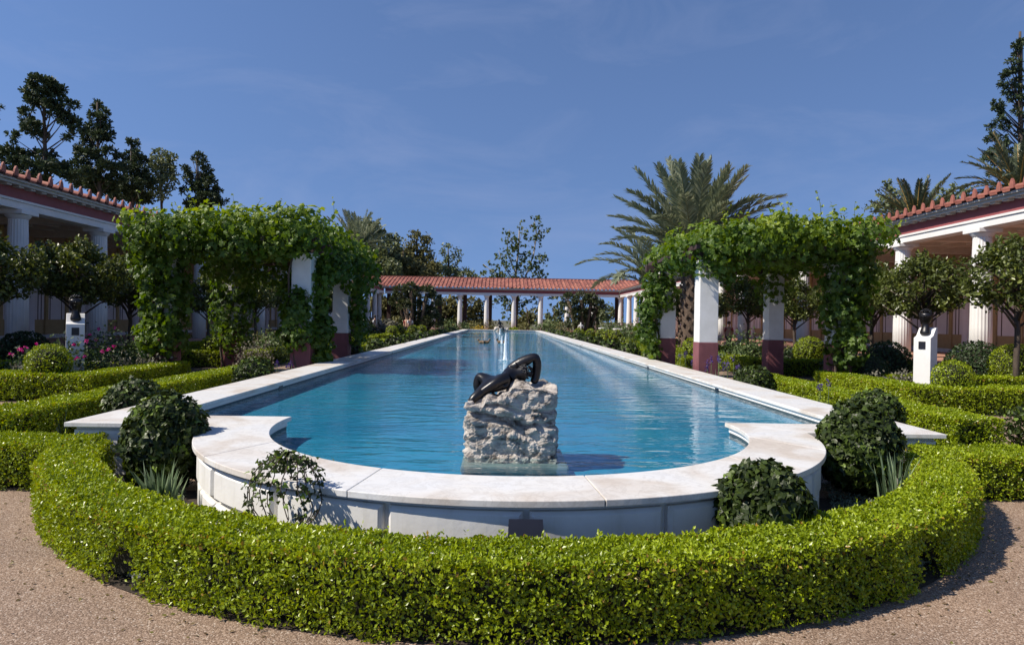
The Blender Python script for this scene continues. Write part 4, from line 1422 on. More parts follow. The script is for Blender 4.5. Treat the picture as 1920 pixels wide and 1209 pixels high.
def side_portico(s, side):
    XF = 13.95            # column line
    XW = 19.0             # back wall
    y0, y1 = 6.0, 77.5
    o = empty('portico', (AX + s * 16, 40, 0), f'long {side} portico of white fluted columns with maroon frieze and red tile roof', 'portico', 'porticoes round the garden')
    mx = lambda x: AX + s * x

    def bx(g, xa, xb, ya, yb, za, zb, mi=0):
        a_, b_ = sorted((mx(xa), mx(xb)))
        g.box(a_, b_, ya, yb, za, zb, mi)
    # floor and step
    g = G(); bx(g, 13.35, XW, y0, y1 + 5, .0, ZF); bx(g, 13.0, 13.347, y0, y1, 0, ZF - .2)
    g.build('floor', M['floor'], o, bevel=.01)
    # beams
    g = G(); bx(g, XF - .24, XF + .24, y0, y1, ZB, ZB + .20); bx(g, XF - .28, XF + .28, y0, y1, ZB + .2005, ZB + .27)
    g.build('architrave', M['white'], o, bevel=.006)
    g = G(); bx(g, XF - .22, XF + .22, y0, y1, ZB + .2705, ZB + .62)
    g.build('frieze', M['frieze'], o)
    g = G()
    bx(g, XF - .46, XF + .24, y0, y1, ZB + .6205, ZB + .70); bx(g, XF - .54, XF - .10, y0, y1, ZB + .7005, ZB + .76)
    y = y0 + .2
    while y < y1:
        bx(g, XF - .40, XF - .221, y, y + .2, ZB + .57, ZB + .62)
        y += .465
    g.build('cornice', M['cornice'], o)
    # columns, every 3.84 m
    y = 19.3 - 3.84
    while y < 75:
        put_column(mx(XF), y, o); y += 3.84
    # roof: one slope up to the back wall
    ex, ez = XF - .60, ZB + .775
    rx, rz = XW + .2, 6.62
    sl = math.hypot(rx - ex, rz - ez)
    g = G()
    org = (mx(ex), y0 + .0, ez)
    nt_ = tile_roof(g, org, (0, 1, 0), (s * (rx - ex), 0, rz - ez), y1 - y0, sl)
    a_, b_ = sorted((mx(rx - .2), mx(rx + .2)))
    g.box(a_, b_, y0, y1 + 5, rz - .12, rz + .10, 0, .3)
    roof = g.build('roof', M['tile'], o)
    am = antefix_mesh('x')
    first = None
    ks = [k for k in range(nt_) if y0 + (k + .5) * .465 > 13.5][:100]
    for k in ks:
        if first is None:
            first = am.build('antefix', M['tile']); a2 = first
        else:
            a2 = first.copy(); COL.objects.link(a2)
        a2.parent = roof
        a2.location = Vector((mx(ex - .02), y0 + (k + .5) * .465, ez + .03)) - wloc(roof)
    # ceiling with coffers
    g = G(); bx(g, XF + .242, XW, y0, y1, ZB + .50, ZB + .54)
    y = 19.3 - 3.84 * 3
    while y < y1:
        bx(g, XF + .242, XW, y - .16, y + .16, ZB + .12, ZB + .4995)
        for f in (.33, .67):
            bx(g, XF + .242, XW, y + 3.84 * f - .09, y + 3.84 * f + .09, ZB + .27, ZB + .4992)
        y += 3.84
    for f in (.2, .4, .6, .8):
        x = XF + (XW - XF) * f
        bx(g, x - .08, x + .08, y0, y1, ZB + .32, ZB + .4988)
    g.build('ceiling', M['ceil'], o)
    # painted back wall
    g = G()
    bx(g, XW, XW + .4, y0, y1 + 5, 0, ZF + .16, 0)
    bx(g, XW + .003, XW + .4, y0, y1 + 5, ZF + .16, 1.22, 1)
    bx(g, XW + .006, XW + .4, y0, y1 + 5, 1.22, 2.55, 2)
    bx(g, XW + .003, XW + .4, y0, y1 + 5, 2.55, 2.85, 1)
    bx(g, XW + .006, XW + .4, y0, y1 + 5, 2.85, 4.93, 4)
    y = 19.3 - 3.84 * 3
    while y < y1:
        for f in (.14, .19, .33, .52, .67, .72, .86):
            yy = y + 3.84 * f
            bx(g, XW - .004, XW + .007, yy - .022, yy + .022, 1.22, 2.55, 3)
        for f in (.26, .60):
            yy = y + 3.84 * f
            bx(g, XW - .06, XW + .004, yy - .09, yy + .09, ZF + .16, 4.9, 1)
        y += 3.84
    g.build('back_wall', [M['lime'], M['ochre'], M['panel'], M['stripe'], M['ochre_red']], o)
    y = 19.3 - 3.84 * 2
    while y < y1:
        g = G()
        g.lathe([(.20, ZF), (.20, ZF + .12), (.165, ZF + .2), (.155, 4.0), (.2, 4.1)], (mx(XW - .05), y, 0), 18)
        g.build('half_column', M['panel'], o)
        y += 3.84
    return o


side_portico(-1, 'left'); side_portico(1, 'right')


def far_portico():
    Y0 = 77.8
    W = 13.6
    x0, x1 = AX - W, AX + W
    o = empty('portico', (AX, Y0 + 2, 0), 'far open portico across the end of the pool with red tile roof', 'portico', 'porticoes round the garden')
    g = G(); g.box(x0, x1, Y0 - .6, Y0 + 5, 0, ZF)
    g.build('floor', M['floor'], o)
    g = G(); g.box(x0, x1, Y0 - .24, Y0 + .24, ZB, ZB + .27)
    for k in range(60):
        x = x0 + .2 + k * .455
        g.box(x, x + .18, Y0 - .30, Y0 - .241, ZB + .21, ZB + .27)
    g.build('architrave', M['white'], o)
    g = G(); g.box(x0, x1, Y0 - .22, Y0 + .22, ZB + .2705, ZB + .62); g.build('frieze', M['frieze'], o)
    g = G(); g.box(x0, x1, Y0 - .46, Y0 + .24, ZB + .6205, ZB + .70); g.box(x0, x1, Y0 - .56, Y0 - .1, ZB + .7005, ZB + .80); g.build('cornice', M['cornice'], o)
    xs = [at(px, 600, Y0).x for px in (862, 912, 963, 1013, 1063)]
    sp = (xs[-1] - xs[0]) / 4
    allx = xs + [xs[0] - sp * k for k in (1, 2, 3)] + [xs[-1] + sp * k for k in (1, 2, 3)]
    for x in allx:
        put_column(x, Y0, o)
        g = G(); g.box(x - .22 + .35, x + .22 + .35, Y0 + 4.4, Y0 + 4.8, ZF, ZB + .27); g.build('rear_pillar', M['darkwood'], o)
    g = G(); g.box(x0, x1, Y0 + 4.4, Y0 + 4.8, ZB + .2705, ZB + .62); g.build('rear_beam', M['darkwood'], o)
    g = G(); g.box(x0, x1, Y0 + .25, Y0 + 4.39, ZB + .5, ZB + .54); g.build('ceiling', M['ceil'], o)
    g = G()
    sl = math.hypot(5.2, 1.40)
    nt_ = tile_roof(g, (x0 - 4.2, Y0 - .6, ZB + .815), (1, 0, 0), (0, 5.2, 1.40), 2 * W + 8.4, sl, .455, 7)
    g.box(x0 - 4.2, x1 + 4.2, Y0 + 4.55, Y0 + 4.85, ZB + 2.18, ZB + 2.36, 0, .0)
    roof = g.build('roof', M['tile'], o)
    return o


far_portico()

# ------------------------------------------------------------------ busts on pedestals
def bust(px, Y, rot, label_p, label_b):
    c = at(px, 660, Y)
    Rz = Matrix.Rotation(rot, 3, 'Z')
    zt = 1.50
    o = empty('pedestal', (c.x, c.y, 0), label_p, 'pedestal', 'white bust pedestals')
    g = G()
    w, d = .155, .155
    # shaft with a top that slopes up to the back
    prof = [(-d, 0), (d, 0), (d, zt), (d - .07, zt - .01), (-d + .11, zt - .17), (-d, zt - .21)]
    n = len(prof)
    V = [Rz @ Vector((x, u, z)) + Vector((c.x, c.y, 0)) for x in (-w, w) for u, z in prof]
    g.add([tuple(v) for v in V], [tuple(range(n)), tuple(range(2 * n - 1, n - 1, -1))] + [(i, n + i, n + (i + 1) % n, (i + 1) % n) for i in range(n)])
    g.build('shaft', M['white'], o, bevel=.006)
    g = G()
    V = [Rz @ Vector((x, -d - t, z)) + Vector((c.x, c.y, 0)) for t in (.001, .010) for x in (-.062, .062) for z in (zt - .43, zt - .28)]
    g.add([tuple(v) for v in V], [(0, 1, 3, 2), (4, 6, 7, 5), (0, 4, 5, 1), (2, 3, 7, 6), (0, 2, 6, 4), (1, 5, 7, 3)])
    g.build('plaque', M['black'], o)
    b = empty('bust', (c.x, c.y, zt - .16), label_b, 'bust', 'dark bronze busts')
    L = lambda x, y, z: Rz @ Vector((x * 1.25, y * 1.25, z * 1.25)) + Vector((c.x, c.y, zt - .17))
    JJ = [(L(0, -.03, .0), .11, .10), (L(0, -.02, .08), .10, .08), (L(0, .0, .17), .056), (L(0, -.008, .24), .082), (L(0, -.012, .31), .140, .125), (L(0, .0, .37), .120, .115)]
    bake(skinned('head', JJ, [(i, i + 1) for i in range(5)], M['bronze'], b, 3))
    g = G()
    for xx in (-.028, .028):
        g.lathe([(.002, -.012), (.013, -.006), (.013, .006), (.002, .012)], L(xx, -.092, .315), 8)
        g.lathe([(.004, -.025), (.016, -.01), (.017, .012), (.004, .028)], L(xx * 2.9, .0, .305), 8)
    g.tube([L(0, -.088, .33), L(0, -.112, .292), L(0, -.088, .285)], [.010, .017, .008], 8)
    g.tube([L(-.026, -.086, .262), L(0, -.094, .264), L(.026, -.086, .262)], [.005, .009, .005], 8)
    g.build('face', M['bronze'], b)
    g = G()
    for k in range(170):
        d_ = sphere_pts(1)[0]
        if d_[2] < -.15 or (d_[1] < -.5 and d_[2] < .55): continue
        g.lathe([(.003, -.011), (.013, -.004), (.013, .006), (.003, .012)], L(d_[0] * .088, d_[1] * .086, .335 + d_[2] * .088), 6)
    g.build('hair', M['bronze'], b)


bust(1735, 13.1, -.95, 'white pedestal on the right with a sloping top and small black plaque', 'dark bronze bust on the right pedestal in front of a laurel tree')
bust(141, 13.3, .55, 'white pedestal on the left behind the pink roses', 'dark bronze bust on the left pedestal below a laurel tree')

# ------------------------------------------------------------------ laurel trees
def laurel_proto(n, leaf, seed):
    o = empty('laurel_tree', (0, 0, 0))
    g = G()
    g.tube([(0, 0, 0), (.02, .01, .7), (-.02, 0, 1.35), (0, .02, 1.9)], [.075, .06, .055, .05], 9)
    for k in range(16):
        a_ = k * 2.4; z = 1.35 + .06 * k
        e = (1.0 * math.cos(a_) * random.uniform(.6, 1), 1.0 * math.sin(a_) * random.uniform(.6, 1), z + random.uniform(.5, .9))
        g.tube([(0, 0, z), (e[0] * .5, e[1] * .5, (z + e[2]) / 2 + .05), e], [.03, .02, .008], 6)
    g.build('trunk', M['bark'], o)
    g = G()
    P = []; D = []
    for k in range(44):
        d = sphere_pts(1)[0]
        c = np.array([0, 0, 2.43]) + d * np.array([1.08, 1.08, .84]) * random.uniform(.5, .95)
        m = n // 44
        dd = sphere_pts(m)
        P.append(c + dd * np.array([.30, .30, .22]) * (RNG.uniform(.3, 1, m) ** .5)[:, None]); D.append(dd * .7 + d * .6)
    P = np.concatenate(P); D = unit(np.concatenate(D))
    leaves(g, P, D, leaf, T_OVAL, 0, .6, .9, (0, 0, .25), np.clip(RNG.uniform(0, 1, len(P)) * .8 + .2 * vnoise(P, 2.5), 0, 1))
    g.build('crown', M['laurel'], o)
    return o


def copy_tree(root, loc, rz, sc, label, group):
    r = root.copy(); COL.objects.link(r)
    r.location = loc; r.rotation_euler = (0, 0, rz); r.scale = (sc, sc, sc)
    tag(r, label, root.get('category'), group)
    for ch in list(root.children):
        c = ch.copy(); COL.objects.link(c); c.parent = r
    return r


lau = laurel_proto(5600, .10, 1)
tag(lau, 'x', 'tree')
first = True
for s, side in ((-1, 'left'), (1, 'right')):
    for j, y in enumerate((14.4, 17.2, 19.6, 24.8, 29.5, 35, 41, 48)):
        x = AX + s * (10.9 if j != 0 else 11.2)
        lab = f'round headed laurel tree before the {side} portico, {ORD[j]} in its row from the camera'
        sc = 1.0 + random.uniform(-.06, .06)
        if first:
            lau.location = (x, y, 0); lau.rotation_euler = (0, 0, 1.); tag(lau, lab, 'tree', 'round headed laurel trees'); first = False
        else:
            copy_tree(lau, (x, y, 0), j * 1.7 + s, sc, lab, 'round headed laurel trees')

# ------------------------------------------------------------------ palms
def frond(g, gs, base, dirv, length, droop, leaflet, nl=46, mi=0, width=1.0):
    """feather leaf: an arching stalk with two combs of leaflets"""
    base = Vector(base); d = Vector(dirv).normalized()
    hor = Vector((d.x, d.y, 0)); hor = hor.normalized() if hor.length > .01 else Vector((1, 0, 0))
    pts = []; p = base.copy(); ang = math.asin(max(-1, min(1, d.z)))
    nseg = 16
    for i in range(nseg + 1):
        pts.append(p.copy())
        f = i / nseg
        a_ = ang - droop * f ** 1.6
        p = p + (hor * math.cos(a_) + Vector((0, 0, math.sin(a_)))) * (length / nseg)
    gs.tube(pts, list(np.linspace(.045, .008, nseg + 1)), 5)
    side = hor.cross(Vector((0, 0, 1)))
    P = []; Tt = []; Nn = []; S = []
    for k in range(nl):
        f = .12 + .88 * (k + random.random() * .6) / nl
        x = f * nseg; i = min(int(x), nseg - 1); fr = x - i
        q = pts[i].lerp(pts[i + 1], fr)
        t = (pts[i + 1] - pts[i]).normalized()
        up = side.cross(t)
        if up.z < 0: up = -up
        ll = leaflet * (math.sin(PI * min(1, .12 + f * .80)) ** .6) * random.uniform(.85, 1.1) * width
        for sg in (-1, 1):
            v = (side * sg * .55 + t * .85 + up * random.uniform(.05, .45) + Vector((0, 0, -.12))).normalized()
            P.append(q); Tt.append(v); Nn.append(up + side * sg * -.3); S.append(ll)
    P, Tt, Nn, S = map(np.array, (P, Tt, Nn, S))
    nn = unit(Nn + RNG.normal(size=P.shape) * .2)
    t = unit(Tt + RNG.normal(size=P.shape) * .05)
    s_ = unit(np.cross(t, nn))
    w = .034 * (leaflet / .6) ** .5
    V = np.stack([P - s_ * w * .4, P + s_ * w * .4, P + t * S[:, None] * .55 + s_ * w, P + t * S[:, None], P + t * S[:, None] * .55 - s_ * w], 1)
    n = len(P)
    V[:, 3, 2] -= S * .10
    Fq = np.concatenate([np.array([[0, 1, 2, 4]]) + 5 * np.arange(n)[:, None]])
    Ft = np.array([[4, 2, 3]]) + 5 * np.arange(n)[:, None]
    var = np.clip(RNG.uniform(0, 1, n) * .7 + random.uniform(0, .3), 0, 1)
    g.add(V.reshape(-1, 3), [Fq], mi, var)
    g.F.append((Ft + g.n - len(V) * 5, mi, var, False))


def palm(name, base, hz, tr, nf, flen, leaflet, label, mat='palm', el=(-.25, 1.45), droop=(1.1, 1.5), group='feather palms', stalk='palmrib', nl=46, lean=(0, 0)):
    o = empty(name, base, label, 'palm tree', group)
    b = Vector(base)
    top = b + Vector((lean[0], lean[1], hz))
    g = G()
    nr = max(6, int(hz / .28))
    prof = []
    for i in range(nr * 2 + 1):
        f = i / (nr * 2)
        prof.append((tr * (1.12 - .18 * f) * (1.0 if i % 2 else .88), hz * f))
    g.lathe(prof, b, 16)
    # old leaf bases
    for k in range(int(nr * 7)):
        f = (k + .5) / (nr * 7); a_ = k * 2.399
        r = tr * (1.10 - .18 * f)
        p = b + Vector((r * math.cos(a_), r * math.sin(a_), hz * f))
        g.tube([p - Vector((0, 0, .05)), p + Vector((math.cos(a_) * .09, math.sin(a_) * .09, .13))], [.075, .045], 5)
    g.build('trunk', M['palmbark'], o)
    g = G(); gs = G()
    for k in range(nf):
        a_ = k * 2.399 + random.uniform(-.2, .2)
        f = (k + .5) / nf
        e = el[1] + (el[0] - el[1]) * f ** .85
        d = (math.cos(a_) * math.cos(e), math.sin(a_) * math.cos(e), math.sin(e))
        frond(g, gs, top + Vector((math.cos(a_) * tr * .6, math.sin(a_) * tr * .6, random.uniform(-.25, .1))), d, flen * random.uniform(.85, 1.08), random.uniform(*droop) * (.35 + .65 * math.cos(e)), leaflet, nl)
    g.build('fronds', M[mat], o)
    gs.build('stalk', M[stalk], o)
    return o


c = at(1295, 600, 29.0)
palm('date_palm', (c.x, c.y, 0), 4.75, .40, 48, 3.9, .70, 'tall date palm rising behind the right pergola', el=(.36, 1.54), droop=(.40, 1.05), nl=90)
c = at(1234, 535, 37.0)
palm('date_palm', (c.x, c.y, 0), c.z, .30, 24, 4.5, .72, 'smaller date palm with drooping fronds left of the tall one', el=(.45, 1.4), droop=(1.2, 1.9), nl=92)
c = at(1718, 400, 44.0)
palm('date_palm', (c.x, c.y, 0), c.z - .5, .45, 54, 3.1, .5, 'spiky palm behind the right portico roof with orange stalks', mat='palmy', el=(-.15, 1.5), droop=(.35, .9), stalk='palmstalk', nl=60)
c = at(1912, 330, 38.0)
palm('date_palm', (c.x, c.y, 0), c.z - .7, .5, 56, 3.4, .5, 'larger orange stalked palm at the right photo edge above the roof', mat='palmy', el=(-.35, 1.5), droop=(.5, 1.0), stalk='palmstalk', nl=60)
c = at(668, 468, 46.0)
palm('date_palm', (c.x, c.y, 0), c.z, .4, 40, 2.7, .5, 'palm showing its upright fronds behind the right end of the left vine', el=(.3, 1.5), droop=(.5, 1.0))
c = at(1165, 527, 110)
palm('date_palm', (c.x, c.y, 0), 8.4, .4, 20, 2.2, .6, 'small distant palm tip above the far portico roof', el=(-.3, 1.5), nl=24)

# fan palm clumps in front of the far portico
def fan_clump(px, py, Y, heads, label):
    c = at(px, py, Y)
    o = empty('fan_palm', (c.x, c.y, 0), label, 'palm tree', 'dark fan palms before the far portico')
    g = G(); gt = G()
    for (hx, hy) in heads:
        h = at(hx, hy, Y + random.uniform(-.8, .8))
        gt.tube([(c.x + (h.x - c.x) * .3, h.y, 0), (h.x, h.y, h.z)], [.16, .14], 8)
        P = []; Tt = []; S = []
        for k in range(46):
            d = sphere_pts(1)[0]
            if d[2] < -.5: d[2] *= -1
            e = np.array(h) + d * .55
            up = np.array([0, 0, 1.])
            sd = np.cross(d, up); sd /= max(np.linalg.norm(sd), .01)
            u2 = np.cross(sd, d)
            for j in range(12):
                t = (j - 5.5) / 5.5 * 1.25
                P.append(e); Tt.append(d * math.cos(t) + sd * math.sin(t) - np.array([0, 0, .25])); S.append(.55)
        P, Tt, S = map(np.array, (P, Tt, S))
        leaves(g, P, RNG.normal(size=P.shape), S, (np.array([(.03, 0, 0), (.06, .55, 0), (0, 1, -.1), (-.06, .55, 0), (-.03, 0, 0)]), np.array([(0, 1, 3, 4)])), 0, 1, .1, tip=unit(Tt))
    gt.build('trunk', M['palmbark'], o)
    g.build('fronds', M['fan'], o)


fan_clump(780, 600, 58, [(752, 548), (775, 560), (800, 550), (812, 565), (760, 575), (790, 580), (808, 588), (780, 600), (770, 545), (745, 565), (798, 604), (815, 602), (765, 604)], 'dark clump of fan palms on the left before the far portico')
fan_clump(1092, 600, 58, [(1090, 562), (1072, 578), (1108, 566), (1120, 575), (1085, 590), (1106, 592), (1066, 565), (1076, 605), (1100, 610)], 'dark clump of fan palms on the right before the far portico')

# ------------------------------------------------------------------ background trees
def tree(name, px, Y, clumps, label, mat, leaf, dens, trunk_top, kind='broad', group='trees beyond the porticoes', bark='bark', tr=.28, limbs=True, T=T_QUAD, a=.5, b=1.0):
    k = Y / F
    c = at(px, 600, Y)
    o = empty(name, (c.x, c.y, 0), label, 'tree', group)
    tt = at(trunk_top[0], trunk_top[1], Y)
    g = G()
    pts = [Vector((c.x, c.y, 0)).lerp(tt, f) + Vector((math.sin(f * 5) * .15, 0, 0)) for f in np.linspace(0, 1, 8)]
    g.tube(pts, list(np.linspace(tr, tr * .25, 8)), 8)
    cs = []
    for (x, y, rx, ry) in clumps:
        p = at(x, y, Y + random.uniform(-1, 1) * rx * k * 1.1)
        cs.append((p, rx * k, ry * k))
        if limbs:
            f = min(.95, max(.15, (p.z - ry * k * 1.2) / max(tt.z, .1)))
            q = Vector((c.x, c.y, 0)).lerp(tt, f * .92)
            g.tube([q, q.lerp(p, .55) + Vector((0, 0, -.12 * ry * k)), p], [tr * .20, tr * .12, tr * .05] if kind == 'pine' else [tr * .28, tr * .18, tr * .06], 5)
    g.build('trunk', M[bark], o)
    g = G()
    for (p, rx, ry) in cs:
        # each clump is itself many tufts
        tuft = leaf * (.62 if kind == 'pine' else .95)
        m = int(min(170, max(5, dens * rx * rx * ry / tuft ** 3)))
        td = sphere_pts(m)
        tc = np.array(p) + td * np.array([rx, rx, ry]) * (RNG.uniform(.35, .95, m) ** .6)[:, None]
        if kind == 'pine':
            # needle brushes radiating from twig ends
            for q, d in zip(tc, td):
                nn = 20
                dd = unit(sphere_pts(nn) + np.array([0, 0, .35]) + d * .3)
                leaves(g, np.repeat(q[None], nn, 0) + dd * leaf * .12, RNG.normal(size=(nn, 3)), leaf * 1.15, (np.array([(.07, 0, 0), (.10, .6, 0), (0, 1, 0), (-.10, .6, 0), (-.07, 0, 0)]), np.array([(0, 1, 3, 4)])), 0, 1, .1, tip=dd,
                       var=np.clip(RNG.uniform(0, 1, nn) * .6 + random.uniform(0, .4), 0, 1))
        else:
            nn = 9
            r = tuft * 1.05
            dd = sphere_pts(nn * m)
            P = np.repeat(tc, nn, 0) + dd * r * RNG.uniform(.2, 1.1, (nn * m, 1))
            leaves(g, P, unit(dd + np.repeat(td, nn, 0) * .6), leaf, T, 0, a, b, (0, 0, -.2), np.clip(RNG.uniform(0, 1, nn * m) * .6 + np.repeat(RNG.uniform(0, .4, m), nn), 0, 1))
    g.build('crown', M[mat], o)
    return o


PG = 'dark trees beyond the left portico'
tree('pine_tree', 87, 50, [(80, 160, 28, 14), (57, 172, 13, 12), (105, 172, 16, 14), (70, 186, 22, 12), (100, 196, 18, 12), (52, 213, 13, 12), (132, 197, 15, 6), (110, 215, 16, 12), (58, 240, 18, 14), (44, 233, 9, 10), (122, 224, 18, 11), (146, 238, 12, 12), (78, 252, 14, 7), (130, 256, 9, 5), (26, 259, 12, 10), (22, 285, 20, 9), (58, 287, 16, 7), (2, 296, 14, 12), (92, 292, 18, 7), (50, 307, 30, 8), (100, 313, 30, 9), (130, 325, 22, 9), (60, 332, 30, 9), (20, 322, 20, 8)],
     'tallest pine with airy layered clumps behind the left portico roof', 'pine', .42, 1.7, (86, 155), 'pine', PG, tr=.30)
tree('pine_tree', 187, 55, [(184, 198, 10, 9), (190, 212, 12, 10), (180, 222, 14, 10), (198, 230, 10, 12), (178, 240, 16, 10), (200, 247, 12, 10), (168, 256, 16, 10), (203, 262, 12, 8), (160, 270, 13, 9), (185, 252, 14, 10), (150, 287, 15, 9), (207, 285, 14, 9), (176, 290, 16, 10), (222, 297, 11, 8), (150, 305, 17, 9), (200, 310, 19, 9), (226, 316, 13, 9), (170, 326, 22, 10), (215, 336, 18, 9), (190, 350, 30, 12), (150, 340, 20, 10)],
     'dense narrow pine right of the tallest one behind the left portico', 'pine', .42, 1.7, (186, 192), 'pine', PG, tr=.28)
tree('pine_tree', 250, 60, [(248, 268, 11, 8), (255, 280, 9, 8), (245, 291, 13, 9), (263, 301, 13, 11), (235, 312, 15, 9), (255, 322, 20, 11), (245, 345, 26, 12), (280, 342, 13, 13), (260, 370, 28, 12), (225, 365, 20, 12)],
     'small pine between the dense pine and the leafy tree, left background', 'pine', .42, 1.7, (249, 262), 'pine', PG, tr=.24)
tree('eucalyptus_tree', 305, 62, [(300, 287, 16, 9), (318, 296, 13, 11), (305, 307, 24, 13), (298, 326, 24, 15), (314, 342, 19, 13), (300, 362, 18, 13), (285, 310, 10, 12), (322, 322, 12, 14)],
     'rounder olive-green leafy tree among the pines, left background', 'euc', .30, 1.3, (304, 290), 'broad', PG, tr=.24)
tree('pine_tree', 374, 62, [(372, 293, 9, 8), (361, 302, 8, 7), (381, 306, 10, 8), (349, 319, 10, 7), (386, 325, 12, 10), (367, 331, 13, 10), (396, 341, 12, 9), (351, 337, 8, 7), (376, 350, 19, 11), (402, 356, 11, 9), (390, 372, 22, 11), (346, 362, 9, 9), (414, 376, 11, 7), (370, 385, 25, 12)],
     'rightmost dark pine above the left vine', 'pine', .42, 1.7, (372, 288), 'pine', PG, tr=.24)
tree('pine_tree', -35, 52, [(-5, 291, 10, 10), (-4, 207, 9, 8), (-20, 225, 12, 10), (-18, 330, 28, 14), (-30, 260, 20, 12)], 'pine mostly cut off by the left photo edge', 'pine', .42, 1.7, (-34, 200), 'pine', PG, tr=.26)
TG = 'trees beyond the far portico'
tree('broad_tree', 700, 92, [(690, 425, 20, 16), (706, 440, 18, 16), (738, 446, 16, 10), (727, 468, 26, 18), (690, 470, 24, 22), (742, 495, 28, 18), (684, 505, 26, 20), (710, 520, 40, 14), (660, 470, 20, 30)],
     'mixed dark green tree left of centre above the far roof', 'euc', .48, 2.3, (705, 430), 'broad', TG, tr=.4)
tree('broad_tree', 785, 98, [(779, 441, 13, 9), (798, 450, 13, 11), (771, 462, 15, 13), (801, 475, 15, 13), (780, 490, 25, 16), (758, 500, 20, 16), (795, 510, 26, 12)],
     'brownish olive tree above the left half of the far roof', 'olive', .48, 2.2, (783, 445), 'broad', TG, tr=.4)
tree('eucalyptus_tree', 843, 104, [(840, 462, 9, 8), (829, 473, 9, 7), (856, 475, 11, 9), (842, 485, 13, 9), (826, 496, 9, 9), (861, 491, 7, 7), (846, 505, 16, 8), (871, 507, 7, 7), (886, 511, 7, 6), (825, 514, 9, 7)],
     'thin airy grey tree above the far roof left of the sycamore', 'euc', .42, 1.3, (842, 466), 'broad', TG, tr=.3)
for px, py, Y, lab, cl in ((735, 590, 88, 'brushy tree behind the left end of the far portico', [(735, 585, 34, 20), (715, 570, 25, 18), (752, 568, 25, 15), (735, 605, 40, 14)]),
                           (835, 590, 89, 'olive brown tree behind the first clear columns of the far portico', [(835, 575, 26, 16), (848, 590, 28, 18), (820, 595, 26, 16), (858, 562, 14, 10), (838, 608, 30, 10)]),
                           (885, 590, 90, 'olive brown tree filling the second gap of the far portico', [(885, 572, 18, 16), (895, 590, 18, 18), (872, 592, 18, 16), (890, 608, 22, 10)]),
                           (990, 605, 89, 'grey-brown low tree between the third and fourth far columns', [(985, 600, 20, 10), (1000, 590, 14, 12), (975, 608, 20, 8)]),
                           (1040, 600, 90, 'brushy green tree filling the gap right of the fourth far column', [(1038, 598, 20, 12), (1050, 580, 14, 14), (1030, 610, 22, 8)]),
                           (1120, 595, 90, 'green tree behind the right end of the far portico', [(1115, 590, 24, 16), (1140, 585, 20, 16), (1100, 605, 30, 10)])):
    tree('background_tree', px, Y, cl, lab, 'olive' if px < 1000 else 'euc', .45, 1.8, (px, py - 25), 'broad', TG, tr=.2)
tree('background_tree', 690, 90, [(680, 500, 26, 22), (712, 488, 24, 20), (735, 505, 24, 18), (660, 520, 24, 18), (705, 520, 30, 12)], 'broad soft green tree just above the left corner of the far roof', 'euc', .48, 2.0, (695, 470), 'broad', TG, tr=.3)
tree('background_tree', 760, 94, [(752, 478, 22, 16), (768, 500, 26, 18), (742, 512, 24, 14), (795, 512, 24, 12), (815, 500, 14, 14)], 'soft olive tree filling the skyline between the mixed and brownish trees', 'olive', .48, 2.0, (758, 470), 'broad', TG, tr=.3)
tree('background_tree', 860, 99, [(850, 512, 18, 10), (872, 515, 16, 8), (832, 508, 14, 12), (892, 520, 12, 6)], 'low grey-green tree under the airy tree above the far roof', 'euc', .42, 1.6, (858, 505), 'broad', TG, tr=.25)
# sycamore with open upright branches
SY = 96
o = empty('sycamore_tree', (at(972, 600, SY).x, SY, 0), 'sparse young sycamore standing alone above the middle of the far roof', 'tree', TG)
g = G(); gl = G()
br = [([(968, 640), (970, 560), (966, 520), (972, 470), (974, 425)], .24), ([(970, 560), (985, 520), (1000, 480), (1006, 440), (1002, 412)], .16), ([(966, 530), (945, 500), (935, 470)], .11), ([(968, 515), (950, 470), (955, 430)], .10),
      ([(990, 510), (1010, 490), (1024, 480)], .08), ([(966, 540), (930, 515), (906, 495)], .10), ([(974, 500), (990, 470)], .06), ([(972, 470), (955, 445)], .05), ([(1004, 450), (1018, 425)], .05), ([(972, 460), (982, 425)], .05),
      ([(985, 525), (1010, 520), (1020, 505)], .06), ([(960, 525), (935, 525), (915, 520)], .06), ([(970, 570), (1000, 560), (1020, 550), (1045, 560)], .10), ([(970, 580), (940, 560), (925, 570)], .10), ([(985, 575), (1000, 600), (1010, 610)], .08), ([(975, 590), (955, 570), (950, 595)], .07)]
for pts, r in br:
    yj = random.uniform(-2, 2)
    wp = [at(x, y, SY + yj * i / len(pts)) for i, (x, y) in enumerate(pts)]
    if wp[0].z < 0: wp[0].z = 0
    g.tube(wp, list(np.linspace(r, r * .35, len(wp))), 7)
    for i in range(1, len(wp)):
        for _ in range(14 if r < .2 else 9):
            f = random.random()
            q = wp[i - 1].lerp(wp[i], f) + Vector((random.gauss(0, .55), random.gauss(0, .6), random.gauss(0, .5)))
            m = random.randint(3, 8)
            dd = sphere_pts(m)
            leaves(gl, np.array(q) + dd * .26, dd, .34, T_VINE, 0, .4, 1, (0, 0, -.4), np.clip(RNG.uniform(0, 1, m) * .5 + random.uniform(0, .5), 0, 1))
g.build('trunk', M['barkpale'], o)
gl.build('crown', M['syc'], o)

